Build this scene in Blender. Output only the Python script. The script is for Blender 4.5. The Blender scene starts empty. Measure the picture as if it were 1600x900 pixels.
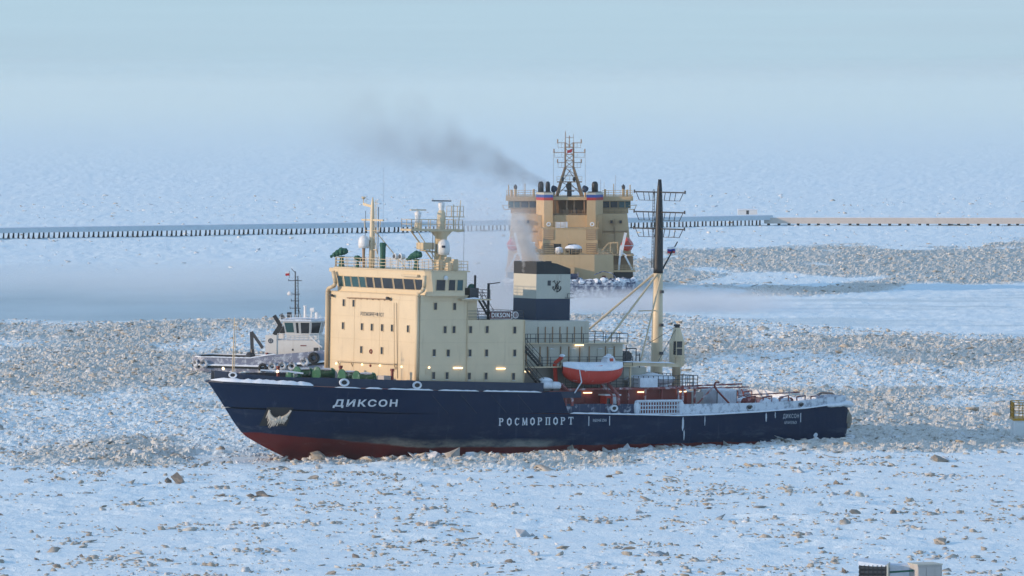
import bpy, math, random
import numpy as np
from mathutils import Vector, Matrix, Euler

random.seed(7)
SC = bpy.context.scene
COL = SC.collection

# ------------------------------------------------------------------ camera, sky, sun, exposure
CAM_H = 42.0
cam_d = bpy.data.cameras.new('camera'); cam_d.lens = 200.0; cam_d.sensor_width = 36.0
cam_d.clip_start = 1.0; cam_d.clip_end = 150000.0
cam = bpy.data.objects.new('camera', cam_d); COL.objects.link(cam)
cam.location = (0, 0, CAM_H); cam.rotation_euler = (math.radians(90 - 1.991), 0, 0)
SC.camera = cam

SUN_EL = 12.0
SUN_AZ = (-0.95, -0.31)                       # towards the sun, seen from above
world = bpy.data.worlds.new('World'); SC.world = world; world.use_nodes = True
wn = world.node_tree.nodes; wl = world.node_tree.links
for n in list(wn): wn.remove(n)
sky = wn.new('ShaderNodeTexSky'); sky.sky_type = 'NISHITA'; sky.sun_disc = False
sky.sun_elevation = math.radians(SUN_EL)
sky.sun_rotation = math.atan2(SUN_AZ[0], SUN_AZ[1])
sky.air_density = 0.9; sky.dust_density = 0.1; sky.ozone_density = 3.5; sky.altitude = 0
bg = wn.new('ShaderNodeBackground'); bg.inputs['Strength'].default_value = 0.15
wo = wn.new('ShaderNodeOutputWorld')
# a thin even veil of high haze, the same all round the horizon, with faint streaks of cloud
wt = wn.new('ShaderNodeTexCoord'); wsep = wn.new('ShaderNodeSeparateXYZ'); wl.new(wt.outputs['Generated'], wsep.inputs[0])
def wmath(op, a, b_=None, clamp=False):
    n = wn.new('ShaderNodeMath'); n.operation = op; n.use_clamp = clamp
    for i, v in enumerate((a, b_)):
        if v is None: continue
        if isinstance(v, (int, float)): n.inputs[i].default_value = v
        else: wl.new(v, n.inputs[i])
    return n.outputs[0]
zc = wmath('MAXIMUM', wsep.outputs['Z'], 0.0)
fall = wmath('ADD', wmath('MULTIPLY', wmath('POWER', 2.71828, wmath('MULTIPLY', zc, -3.2)), 0.53), 0.38)
wmp = wn.new('ShaderNodeMapping'); wmp.inputs['Scale'].default_value = (7.0, 7.0, 420.0); wl.new(wt.outputs['Generated'], wmp.inputs[0])
wns = wn.new('ShaderNodeTexNoise'); wns.inputs['Scale'].default_value = 1.0; wns.inputs['Detail'].default_value = 4.0; wns.inputs['Roughness'].default_value = 0.55; wl.new(wmp.outputs[0], wns.inputs['Vector'])
streak = wmath('ADD', wmath('MULTIPLY', wmath('SUBTRACT', wns.outputs['Fac'], 0.5), 0.13), 1.0)
veil = wn.new('ShaderNodeMix'); veil.data_type = 'RGBA'; wl.new(fall, veil.inputs[0]); wl.new(sky.outputs[0], veil.inputs[6]); veil.inputs[7].default_value = (0.95, 1.45, 1.96, 1)
vs_ = wn.new('ShaderNodeVectorMath'); vs_.operation = 'SCALE'; wl.new(veil.outputs[2], vs_.inputs[0]); wl.new(streak, vs_.inputs['Scale'])
# broad soft patches of thin white cloud
wm2 = wn.new('ShaderNodeMapping'); wm2.inputs['Scale'].default_value = (5.0, 5.0, 110.0); wm2.inputs['Location'].default_value = (1.7, 0.4, 0.0); wl.new(wt.outputs['Generated'], wm2.inputs[0])
wn2 = wn.new('ShaderNodeTexNoise'); wn2.inputs['Scale'].default_value = 1.0; wn2.inputs['Detail'].default_value = 3.0; wl.new(wm2.outputs[0], wn2.inputs['Vector'])
cl_f = wmath('MULTIPLY', wmath('SUBTRACT', wn2.outputs['Fac'], 0.42, True), 2.2, True)
cl_m = wn.new('ShaderNodeMix'); cl_m.data_type = 'RGBA'; wl.new(cl_f, cl_m.inputs[0]); wl.new(vs_.outputs[0], cl_m.inputs[6]); cl_m.inputs[7].default_value = (1.24, 1.56, 1.90, 1)
wl.new(cl_m.outputs[2], bg.inputs['Color']); wl.new(bg.outputs[0], wo.inputs['Surface'])

sun_d = bpy.data.lights.new('sun', 'SUN'); sun_d.energy = 2.0; sun_d.angle = math.radians(0.6)
sun_d.color = (0.69, 0.515, 0.355)
sun = bpy.data.objects.new('sun', sun_d); COL.objects.link(sun)
_sd = Vector((SUN_AZ[0], SUN_AZ[1], math.tan(math.radians(SUN_EL)))).normalized()
sun.rotation_euler = (-_sd).to_track_quat('-Z', 'Y').to_euler()

SC.view_settings.view_transform = 'Standard'; SC.view_settings.look = 'None'
SC.view_settings.exposure = 1.28; SC.view_settings.gamma = 1.0
SC.view_settings.use_curve_mapping = False
SC.render.engine = 'CYCLES'
SC.cycles.use_denoising = True
SC.cycles.max_bounces = 5; SC.cycles.diffuse_bounces = 3; SC.cycles.volume_bounces = 1
SC.cycles.transparent_max_bounces = 12
SC.cycles.sample_clamp_indirect = 8.0; SC.cycles.volume_step_rate = 2.0; SC.cycles.adaptive_threshold = 0.02

# ------------------------------------------------------------------ materials
MATS = {}
def new_mat(name):
    m = bpy.data.materials.new(name); m.use_nodes = True
    nt = m.node_tree
    b = nt.nodes.get('Principled BSDF')
    MATS[name] = m
    return m, nt, b
def N(nt, t, **k):
    n = nt.nodes.new(t)
    for a, v in k.items(): setattr(n, a, v)
    return n
def ramp(nt, fac, stops):
    r = N(nt, 'ShaderNodeValToRGB')
    el = r.color_ramp.elements
    while len(el) < len(stops): el.new(0.5)
    for e, (p, c) in zip(el, stops):
        e.position = p; e.color = (*c, 1) if len(c) == 3 else c
    nt.links.new(fac, r.inputs[0]); return r.outputs[0]
def mixc(nt, fac, a, b, mode='MIX'):
    m = N(nt, 'ShaderNodeMix', data_type='RGBA', blend_type=mode)
    for sock, v in ((m.inputs[0], fac), (m.inputs[6], a), (m.inputs[7], b)):
        if isinstance(v, (int, float)): sock.default_value = v
        elif isinstance(v, tuple): sock.default_value = (*v, 1)
        else: nt.links.new(v, sock)
    return m.outputs[2]
def math_n(nt, op, a, b=None, clamp=False):
    m = N(nt, 'ShaderNodeMath', operation=op, use_clamp=clamp)
    for i, v in enumerate((a, b)):
        if v is None: continue
        if isinstance(v, (int, float)): m.inputs[i].default_value = v
        else: nt.links.new(v, m.inputs[i])
    return m.outputs[0]
def noise(nt, scale, detail=4, vec=None, stretch=None, rough=0.6):
    if vec is None:
        vec = N(nt, 'ShaderNodeTexCoord').outputs['Object']
    if stretch:
        mp = N(nt, 'ShaderNodeMapping'); mp.inputs['Scale'].default_value = stretch
        nt.links.new(vec, mp.inputs[0]); vec = mp.outputs[0]
    n = N(nt, 'ShaderNodeTexNoise'); n.inputs['Scale'].default_value = scale
    n.inputs['Detail'].default_value = detail; n.inputs['Roughness'].default_value = rough
    nt.links.new(vec, n.inputs['Vector'])
    return n.outputs['Fac']
def bump(nt, b, h, strength=0.3, dist=0.05):
    bn = N(nt, 'ShaderNodeBump'); bn.inputs['Strength'].default_value = strength
    bn.inputs['Distance'].default_value = dist
    nt.links.new(h, bn.inputs['Height']); nt.links.new(bn.outputs[0], b.inputs['Normal'])

def paint(name, col, rough=0.5, dirt=(0.25, 0.17, 0.10), amount=0.35, metal=0.0, streak=True, frost=0.0):
    """painted steel: patchy fading, vertical rust and dirt runs, optional frost"""
    m, nt, b = new_mat(name)
    n1 = noise(nt, 0.45, 5)
    c = mixc(nt, n1, tuple(x * 0.86 for x in col), tuple(min(1, x * 1.08) for x in col))
    if streak:
        n2 = noise(nt, 2.4, 5, stretch=(1.0, 1.0, 0.08))
        f = ramp(nt, n2, [(0.58, (0, 0, 0)), (0.80, (amount,) * 3)])
        c = mixc(nt, f, c, dirt)
    if frost:
        n3 = noise(nt, 1.1, 6, rough=0.7)
        f2 = ramp(nt, n3, [(0.62 - frost * 0.35, (0, 0, 0)), (0.80 - frost * 0.3, (0.9,) * 3)])
        c = mixc(nt, f2, c, (0.75, 0.80, 0.86))
    nt.links.new(c, b.inputs['Base Color'])
    b.inputs['Roughness'].default_value = rough; b.inputs['Metallic'].default_value = metal
    bump(nt, b, n1, 0.15, 0.05)
    return m
paint('cream', (0.69, 0.56, 0.37), 0.45, (0.36, 0.24, 0.14), 0.50)
paint('cream_trim', (0.60, 0.48, 0.31), 0.5, (0.25, 0.13, 0.06), 0.5)
paint('cream_grey', (0.52, 0.50, 0.42), 0.55, (0.22, 0.15, 0.10), 0.45)
paint('grey_wall', (0.26, 0.25, 0.22), 0.6, (0.12, 0.08, 0.06), 0.5)
paint('tan', (0.57, 0.40, 0.215), 0.5, (0.28, 0.16, 0.07), 0.35)
paint('tan_dark', (0.33, 0.21, 0.12), 0.6, (0.15, 0.08, 0.04), 0.5)
paint('navy', (0.007, 0.020, 0.055), 0.55, (0.10, 0.12, 0.15), 0.15)
paint('navy_frost', (0.016, 0.030, 0.080), 0.6, (0.3, 0.33, 0.36), 0.4, frost=0.25)
paint('bulwark_frost', (0.10, 0.13, 0.19), 0.7, (0.2, 0.23, 0.28), 0.4, frost=0.95)
paint('black', (0.012, 0.012, 0.014), 0.5, (0.06, 0.05, 0.05), 0.3)
paint('dark_metal', (0.045, 0.045, 0.05), 0.5, (0.12, 0.07, 0.04), 0.3)
paint('red_paint', (0.20, 0.028, 0.022), 0.5, (0.06, 0.02, 0.015), 0.4)
paint('red_frost', (0.26, 0.06, 0.055), 0.6, (0.5, 0.45, 0.45), 0.5, frost=0.35)
paint('orange', (0.50, 0.050, 0.022), 0.4, (0.25, 0.04, 0.02), 0.3)
paint('orange_frost', (0.54, 0.036, 0.016), 0.5, (0.5, 0.3, 0.3), 0.2, frost=0.02)
paint('green_cover', (0.012, 0.095, 0.062), 0.7, (0.01, 0.05, 0.03), 0.3, streak=False)
paint('green_drum', (0.010, 0.11, 0.055), 0.5, (0.5, 0.55, 0.6), 0.2, frost=0.2)
paint('white_paint', (0.74, 0.74, 0.73), 0.4, (0.35, 0.28, 0.2), 0.25)
paint('white_frost', (0.62, 0.66, 0.72), 0.7, (0.3, 0.32, 0.35), 0.3, frost=0.5)
paint('anchor_ice', (0.62, 0.56, 0.47), 0.6, (0.4, 0.3, 0.2), 0.4)
paint('letter_white', (0.62, 0.68, 0.74), 0.6, (0.1, 0.12, 0.2), 0.25)
paint('yellow', (0.55, 0.28, 0.02), 0.5, (0.2, 0.1, 0.02), 0.3)
paint('barrier_lit', (0.62, 0.53, 0.46), 0.8, (0.5, 0.45, 0.4), 0.3)  # peach tone puts warm sunlight into the colour of the right-hand wall
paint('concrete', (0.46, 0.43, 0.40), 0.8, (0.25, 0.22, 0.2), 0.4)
paint('barrier_wall', (0.60, 0.66, 0.70), 0.8, (0.3, 0.3, 0.3), 0.3)  # frosted copy of the same wall, its bluish shade put into the colour
paint('pile_steel', (0.035, 0.028, 0.03), 0.7, (0.10, 0.05, 0.035), 0.5)
paint('sign_red', (0.09, 0.016, 0.014), 0.5, (0.05, 0.01, 0.01), 0.2)
paint('flag_white', (0.75, 0.75, 0.75), 0.8, streak=False)
paint('flag_blue', (0.02, 0.05, 0.30), 0.8, streak=False)
paint('flag_red', (0.45, 0.02, 0.025), 0.8, streak=False)
paint('stripe_blue', (0.03, 0.08, 0.32), 0.5, (0.02, 0.03, 0.1), 0.3)
paint('stripe_red', (0.42, 0.03, 0.03), 0.5, (0.2, 0.03, 0.03), 0.3)
paint('ship_blue', (0.025, 0.045, 0.12), 0.5, (0.3, 0.3, 0.3), 0.3, frost=0.5)
paint('tug_blue', (0.20, 0.22, 0.30), 0.5, (0.4, 0.4, 0.43), 0.3, frost=0.36)
paint('tug_white', (0.70, 0.68, 0.64), 0.5, (0.35, 0.25, 0.15), 0.3)
paint('rubber', (0.02, 0.02, 0.022), 0.85, (0.05, 0.05, 0.05), 0.3)
paint('rubber_frost', (0.045, 0.045, 0.05), 0.85, (0.3, 0.33, 0.36), 0.3, frost=0.62)
paint('rust_ice', (0.26, 0.22, 0.17), 0.8, (0.12, 0.08, 0.05), 0.5, frost=0.2)

def glass(name, col, rough=0.08):
    m, nt, b = new_mat(name)
    n = noise(nt, 0.8, 2)
    nt.links.new(mixc(nt, n, tuple(c * 0.6 for c in col), col), b.inputs['Base Color'])
    b.inputs['Roughness'].default_value = rough; b.inputs['Specular IOR Level'].default_value = 0.6
glass('glass', (0.028, 0.030, 0.034))
glass('glass_teal', (0.03, 0.10, 0.11))
m, nt, b = new_mat('lamp_warm')
b.inputs['Emission Color'].default_value = (1.0, 0.72, 0.38, 1); b.inputs['Emission Strength'].default_value = 1.2
b.inputs['Base Color'].default_value = (0.9, 0.8, 0.6, 1)

# snow lying on things
m, nt, b = new_mat('snow')
n1 = noise(nt, 1.2, 6)
nt.links.new(ramp(nt, n1, [(0.25, (0.66, 0.72, 0.79)), (0.6, (0.82, 0.85, 0.89))]), b.inputs['Base Color'])
b.inputs['Roughness'].default_value = 0.85
bump(nt, b, noise(nt, 3.0, 5), 0.5, 0.1)

# hull: navy above, red below the paint line, ice scrapes between
m, nt, b = new_mat('hull_paint')
tc = N(nt, 'ShaderNodeTexCoord'); sp = N(nt, 'ShaderNodeSeparateXYZ'); nt.links.new(tc.outputs['Object'], sp.inputs[0])
X, Z = sp.outputs['X'], sp.outputs['Z']
nz = noise(nt, 0.9, 6, stretch=(0.35, 0.35, 1.2))
t = math_n(nt, 'DIVIDE', math_n(nt, 'SUBTRACT', X, 20.0), 19.0, True)
line = math_n(nt, 'ADD', math_n(nt, 'MULTIPLY', math_n(nt, 'POWER', t, 1.15), 1.60), 0.50)
dz = math_n(nt, 'SUBTRACT', Z, line)
dzn = math_n(nt, 'ADD', dz, math_n(nt, 'MULTIPLY', math_n(nt, 'SUBTRACT', nz, 0.5), 0.5))
isblue = ramp(nt, math_n(nt, 'ADD', math_n(nt, 'MULTIPLY', dzn, 1.6), 0.5, True), [(0.42, (0, 0, 0)), (0.58, (1, 1, 1))])
nb = noise(nt, 0.25, 6, stretch=(1, 1, 2.0))
blue = mixc(nt, nb, (0.003, 0.013, 0.044), (0.006, 0.020, 0.062))
nst = noise(nt, 1.3, 5, stretch=(1, 1, 0.06))
blue = mixc(nt, ramp(nt, nst, [(0.62, (0, 0, 0)), (0.82, (0.35,) * 3)]), blue, (0.10, 0.13, 0.18))
# pale scuffs left by ice
nsc = noise(nt, 0.55, 7, stretch=(0.5, 0.5, 1.6), rough=0.72)
low = ramp(nt, math_n(nt, 'DIVIDE', dz, 4.0, True), [(0.0, (1, 1, 1)), (0.8, (0, 0, 0))])
scf = math_n(nt, 'MULTIPLY', ramp(nt, nsc, [(0.52, (0, 0, 0)), (0.74, (0.50,) * 3)]), low)
blue = mixc(nt, scf, blue, (0.16, 0.18, 0.21))
red = mixc(nt, nz, (0.10, 0.012, 0.012), (0.16, 0.018, 0.017))
red = mixc(nt, ramp(nt, nsc, [(0.56, (0, 0, 0)), (0.74, (0.5,) * 3)]), red, (0.19, 0.13, 0.11))
c = mixc(nt, isblue, red, blue)
# bare scraped belt just above the red, amidships
inx = math_n(nt, 'MULTIPLY', ramp(nt, math_n(nt, 'DIVIDE', X, 40.0, True), [(0.02, (0, 0, 0)), (0.14, (1, 1, 1)), (0.55, (1, 1, 1)), (0.80, (0, 0, 0))]), 1.0)
bz = ramp(nt, math_n(nt, 'ADD', math_n(nt, 'MULTIPLY', dzn, 0.5), 0.3, True), [(0.22, (0, 0, 0)), (0.32, (1, 1, 1)), (0.55, (0.8,) * 3), (0.78, (0, 0, 0))])
c = mixc(nt, math_n(nt, 'MULTIPLY', math_n(nt, 'MULTIPLY', inx, bz), ramp(nt, nsc, [(0.36, (0.15,) * 3), (0.58, (1, 1, 1))])), c, (0.27, 0.265, 0.23))
nt.links.new(c, b.inputs['Base Color'])
b.inputs['Roughness'].default_value = 0.55; b.inputs['Specular IOR Level'].default_value = 0.15
wv = N(nt, 'ShaderNodeTexWave', bands_direction='X'); wv.inputs['Scale'].default_value = 0.42; wv.inputs['Distortion'].default_value = 0.6; nt.links.new(tc.outputs['Object'], wv.inputs['Vector'])
bump(nt, b, math_n(nt, 'ADD', math_n(nt, 'MULTIPLY', wv.outputs['Fac'], 0.10), noise(nt, 0.6, 4)), 0.35, 0.12)

# sea ice, colour from the surface's own kind (snow / brash / smooth new ice)
def ice_material(name, attr=True):
    m, nt, b = new_mat(name)
    tc = N(nt, 'ShaderNodeTexCoord').outputs['Object']
    n1 = noise(nt, 0.5, 8, vec=tc, stretch=(1, 0.55, 1), rough=0.68)
    n2 = noise(nt, 0.045, 6, vec=tc, stretch=(0.6, 0.5, 1), rough=0.6)
    n3 = noise(nt, 1.7, 5, vec=tc, stretch=(1, 0.6, 1), rough=0.7)
    snow = ramp(nt, n1, [(0.30, (0.72, 0.85, 0.91)), (0.52, (0.84, 0.93, 0.95)), (0.75, (0.92, 0.95, 0.95))])
    snow = mixc(nt, ramp(nt, n2, [(0.45, (0, 0, 0)), (0.75, (0.35,) * 3)]), snow, (0.64, 0.83, 0.93))
    if attr:
        a = N(nt, 'ShaderNodeAttribute', attribute_name='kind')
        s2 = N(nt, 'ShaderNodeSeparateColor'); nt.links.new(a.outputs['Color'], s2.inputs[0])
        slush = ramp(nt, n3, [(0.25, (0.40, 0.38, 0.33)), (0.42, (0.55, 0.53, 0.47)), (0.56, (0.66, 0.63, 0.57)), (0.72, (0.80, 0.79, 0.76))])
        brown = ramp(nt, n1, [(0.56, (0, 0, 0)), (0.72, (0.6,) * 3)])
        slush = mixc(nt, brown, slush, (0.45, 0.38, 0.29))
        lead = ramp(nt, n2, [(0.3, (0.36, 0.49, 0.54)), (0.7, (0.48, 0.61, 0.66))])
        f = math_n(nt, 'ADD', s2.outputs[0], math_n(nt, 'MULTIPLY', math_n(nt, 'SUBTRACT', n1, 0.5), 0.9), True)
        c = mixc(nt, math_n(nt, 'MULTIPLY', ramp(nt, f, [(0.35, (0, 0, 0)), (0.65, (1, 1, 1))]), s2.outputs[0]), snow, slush)
        c = mixc(nt, s2.outputs[1], c, lead)
        dirt = math_n(nt, 'MULTIPLY', ramp(nt, n1, [(0.60, (0, 0, 0)), (0.70, (0.75,) * 3)]), s2.outputs[2])
        c = mixc(nt, dirt, c, (0.40, 0.36, 0.31))
    else:
        c = snow
    nt.links.new(c, b.inputs['Base Color'])
    b.inputs['Roughness'].default_value = 0.8
    bump(nt, b, math_n(nt, 'ADD', n3, n1), 0.5, 0.35)
    return m
ice_material('ice'); ice_material('far_ice', False)

m, nt, b = new_mat('chunk')
a = N(nt, 'ShaderNodeAttribute', attribute_name='tint')
nn = noise(nt, 2.2, 5)
nt.links.new(mixc(nt, 1.0, a.outputs['Color'], ramp(nt, nn, [(0.3, (0.65,) * 3), (0.65, (1.0,) * 3)]), 'MULTIPLY'), b.inputs['Base Color'])
b.inputs['Roughness'].default_value = 0.75
bump(nt, b, nn, 0.5, 0.15)

# ------------------------------------------------------------------ mesh helpers
class MB:
    def __init__(s): s.v = []; s.f = []
    def add(s, vs, fs):
        o = len(s.v); s.v += [tuple(p) for p in vs]; s.f += [tuple(i + o for i in f) for f in fs]; return s
    def box(s, x0, x1, y0, y1, z0, z1):
        x0, x1 = sorted((x0, x1)); y0, y1 = sorted((y0, y1)); z0, z1 = sorted((z0, z1))
        return s.add([(x0,y0,z0),(x1,y0,z0),(x1,y1,z0),(x0,y1,z0),(x0,y0,z1),(x1,y0,z1),(x1,y1,z1),(x0,y1,z1)],
                     [(3,2,1,0),(4,5,6,7),(0,1,5,4),(1,2,6,5),(2,3,7,6),(3,0,4,7)])
    def prism(s, pts, z0, z1, top=None):
        """pts counter-clockwise in plan; top: other plan for the upper ring; z1 may be a list"""
        n = len(pts); top = top or pts
        zz = z1 if isinstance(z1, (list, tuple)) else [z1] * n
        zb = z0 if isinstance(z0, (list, tuple)) else [z0] * n
        vs = [(p[0], p[1], q) for p, q in zip(pts, zb)] + [(p[0], p[1], z) for p, z in zip(top, zz)]
        fs = [tuple(range(n - 1, -1, -1)), tuple(range(n, 2 * n))] + [(i, (i + 1) % n, n + (i + 1) % n, n + i) for i in range(n)]
        return s.add(vs, fs)
    def tube(s, p0, p1, r, r1=None, n=6, caps=True):
        p0 = Vector(p0); p1 = Vector(p1); d = (p1 - p0)
        if d.length < 1e-6: return s
        d.normalize(); u = d.orthogonal().normalized(); w = d.cross(u); r1 = r if r1 is None else r1
        vs = []
        for p, q in ((p0, r), (p1, r1)):
            for k in range(n):
                a = 2 * math.pi * k / n; vs.append(p + u * (q * math.cos(a)) + w * (q * math.sin(a)))
        fs = [(k, (k + 1) % n, n + (k + 1) % n, n + k) for k in range(n)]
        if caps: fs += [tuple(range(n - 1, -1, -1)), tuple(range(n, 2 * n))]
        return s.add(vs, fs)
    def path(s, pts, r, n=6):
        for a, b in zip(pts, pts[1:]): s.tube(a, b, r, n=n)
        return s
    def bar(s, p0, p1, w, h):
        p0 = Vector(p0); p1 = Vector(p1); d = (p1 - p0).normalized()
        sd = d.cross(Vector((0, 0, 1)))
        sd = Vector((1, 0, 0)) if sd.length < 1e-4 else sd.normalized()
        up = sd.cross(d)
        vs = [p + sd * (i * w / 2) + up * (j * h / 2) for p in (p0, p1) for i, j in ((-1,-1),(1,-1),(1,1),(-1,1))]
        return s.add(vs, [(0,1,2,3),(7,6,5,4),(0,4,5,1),(1,5,6,2),(2,6,7,3),(3,7,4,0)])
    def lathe(s, prof, c=(0, 0, 0), n=12, axis='z'):
        vs = []
        for r, z in prof:
            for k in range(n):
                a = 2 * math.pi * k / n; p = (r * math.cos(a), r * math.sin(a), z)
                if axis == 'x': p = (p[2], p[0], p[1])
                if axis == 'y': p = (p[0], p[2], p[1])
                vs.append((c[0] + p[0], c[1] + p[1], c[2] + p[2]))
        m = len(prof); fs = []
        for i in range(m - 1):
            for k in range(n): fs.append((i*n+k, i*n+(k+1)%n, (i+1)*n+(k+1)%n, (i+1)*n+k))
        fs += [tuple(range(n - 1, -1, -1)), tuple(range((m - 1) * n, m * n))]
        return s.add(vs, fs)
    def torus(s, c, R, r, axis='y', n=16, k=8):
        vs = []; fs = []
        for i in range(n):
            a = 2 * math.pi * i / n
            for j in range(k):
                b_ = 2 * math.pi * j / k; q = R + r * math.cos(b_); h = r * math.sin(b_)
                p = {'y': (q*math.cos(a), h, q*math.sin(a)), 'x': (h, q*math.cos(a), q*math.sin(a)), 'z': (q*math.cos(a), q*math.sin(a), h)}[axis]
                vs.append((c[0]+p[0], c[1]+p[1], c[2]+p[2])); fs.append((i*k+j, ((i+1)%n)*k+j, ((i+1)%n)*k+(j+1)%k, i*k+(j+1)%k))
        return s.add(vs, fs)
    def grid(s, rows):
        n = len(rows[0]); vs = [p for r in rows for p in r]
        return s.add(vs, [(i*n+j, i*n+j+1, (i+1)*n+j+1, (i+1)*n+j) for i in range(len(rows)-1) for j in range(n-1)])
    def blob(s, c, r, seed=0, n=9, m=6, jit=0.18):
        """lumpy ellipsoid, used for canvas covers and snow heaps"""
        rr = random.Random(seed); vs = []; fs = []
        for i in range(m + 1):
            ph = -math.pi/2 + math.pi*i/m
            for k in range(n):
                a = 2*math.pi*k/n; q = 1 + rr.uniform(-jit, jit)
                vs.append((c[0]+r[0]*q*math.cos(ph)*math.cos(a), c[1]+r[1]*q*math.cos(ph)*math.sin(a), c[2]+r[2]*q*math.sin(ph)))
        for i in range(m):
            for k in range(n): fs.append((i*n+k, i*n+(k+1)%n, (i+1)*n+(k+1)%n, (i+1)*n+k))
        return s.add(vs, fs)
    def mesh(s, name, mat, smooth=False):
        me = bpy.data.meshes.new(name); me.from_pydata(s.v, [], s.f); me.update()
        if mat: me.materials.append(MATS[mat])
        if smooth: me.polygons.foreach_set('use_smooth', [True] * len(me.polygons))
        return me
    def build(s, name, mat, parent=None, smooth=False):
        return place(name, s.mesh(name, mat, smooth), parent)
def place(name, me, parent=None, loc=(0, 0, 0), rz=0.0, scale=None):
    o = bpy.data.objects.new(name, me); COL.objects.link(o)
    o.location = loc; o.rotation_euler = (0, 0, rz)
    if scale: o.scale = scale
    if parent: o.parent = parent
    return o
def tag(o, label=None, cat=None, group=None, kind=None):
    for k, v in (('label', label), ('category', cat), ('group', group), ('kind', kind)):
        if v: o[k] = v
    return o
def thing(name, label, cat, loc=(0, 0, 0), rot=(0, 0, 0), group=None):
    o = bpy.data.objects.new(name, None); COL.objects.link(o); o.location = loc; o.rotation_euler = rot
    o.empty_display_size = 0.5
    return tag(o, label, cat, group)
def railing(pts, h=1.05, step=1.5, bars=3, r=0.035, closed=False):
    mb = MB(); P = [Vector(p) for p in pts] + ([Vector(pts[0])] if closed else [])
    for a, b_ in zip(P, P[1:]):
        for k in range(1, bars + 1):
            dz_ = Vector((0, 0, h * k / bars)); mb.tube(a + dz_, b_ + dz_, r, n=4)
        n = max(1, round((b_ - a).length / step))
        for i in range(n + 1):
            q = a.lerp(b_, i / n); mb.tube(q, q + Vector((0, 0, h)), r, n=4)
    return mb
def stairs(a, b_, w, n):
    """inclined ladder between two landings; w: width along local y"""
    mb = MB(); a = Vector(a); b_ = Vector(b_); wv = Vector((0, w / 2, 0))
    for s in (-1, 1):
        mb.bar(a + wv * s, b_ + wv * s, 0.06, 0.25)
        mb.tube(a + wv * s + Vector((0, 0, 0.95)), b_ + wv * s + Vector((0, 0, 0.95)), 0.035, n=4)
        for t in (0.0, 0.5, 1.0):
            q = a.lerp(b_, t) + wv * s; mb.tube(q, q + Vector((0, 0, 0.95)), 0.03, n=4)
    for i in range(1, n):
        q = a.lerp(b_, i / n); mb.box(q.x - 0.12, q.x + 0.12, q.y - w / 2, q.y + w / 2, q.z - 0.02, q.z + 0.02)
    return mb
def smoothstep(a, b_, x):
    t = np.clip((x - a) / (b_ - a), 0, 1); return t * t * (3 - 2 * t)

def text_mesh(txt, width, height, extra_space=1.0, shear=0.0, bold=0.0):
    """letter outlines as a flat mesh scaled to width x height, origin at the left end of the base line"""
    cu = bpy.data.curves.new('lettering', 'FONT'); cu.body = txt; cu.space_character = extra_space; cu.shear = shear
    cu.resolution_u = 3; cu.offset = bold
    o = bpy.data.objects.new('lettering_source', cu); COL.objects.link(o)
    dg = bpy.context.evaluated_depsgraph_get(); dg.update()
    me = bpy.data.meshes.new_from_object(o.evaluated_get(dg))
    bpy.data.objects.remove(o); bpy.data.curves.remove(cu)
    co = np.array([v.co[:] for v in me.vertices])
    mn, mx = co.min(0), co.max(0)
    fs = [tuple(p.vertices) for p in me.polygons]
    bpy.data.meshes.remove(me)
    uv = [((p[0] - mn[0]) / (mx[0] - mn[0]) * width, (p[1] - mn[1]) / (mx[1] - mn[1]) * height) for p in co]
    return uv, fs

# ------------------------------------------------------------------ the sea ice
def lattice(ix, iy, seed):
    h = (ix.astype(np.int64) * 374761393 + iy.astype(np.int64) * 668265263 + seed * 1442695041) & 0xFFFFFFFF
    h = ((h ^ (h >> 13)) * 1274126177) & 0xFFFFFFFF
    h = h ^ (h >> 16)
    return (h & 0xFFFF) / 65535.0
def vnoise(x, y, seed):
    ix = np.floor(x); iy = np.floor(y); fx = x - ix; fy = y - iy
    fx = fx * fx * (3 - 2 * fx); fy = fy * fy * (3 - 2 * fy)
    a = lattice(ix, iy, seed); b_ = lattice(ix + 1, iy, seed); c_ = lattice(ix, iy + 1, seed); d = lattice(ix + 1, iy + 1, seed)
    return (a * (1 - fx) + b_ * fx) * (1 - fy) + (c_ * (1 - fx) + d * fx) * fy
def fbm(x, y, seed, octs=4, gain=0.55):
    s = 0; a = 1; t = 0
    for k in range(octs):
        s = s + a * vnoise(x * 2 ** k, y * 2 ** k, seed + k * 17); t += a; a *= gain
    return s / t

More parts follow.
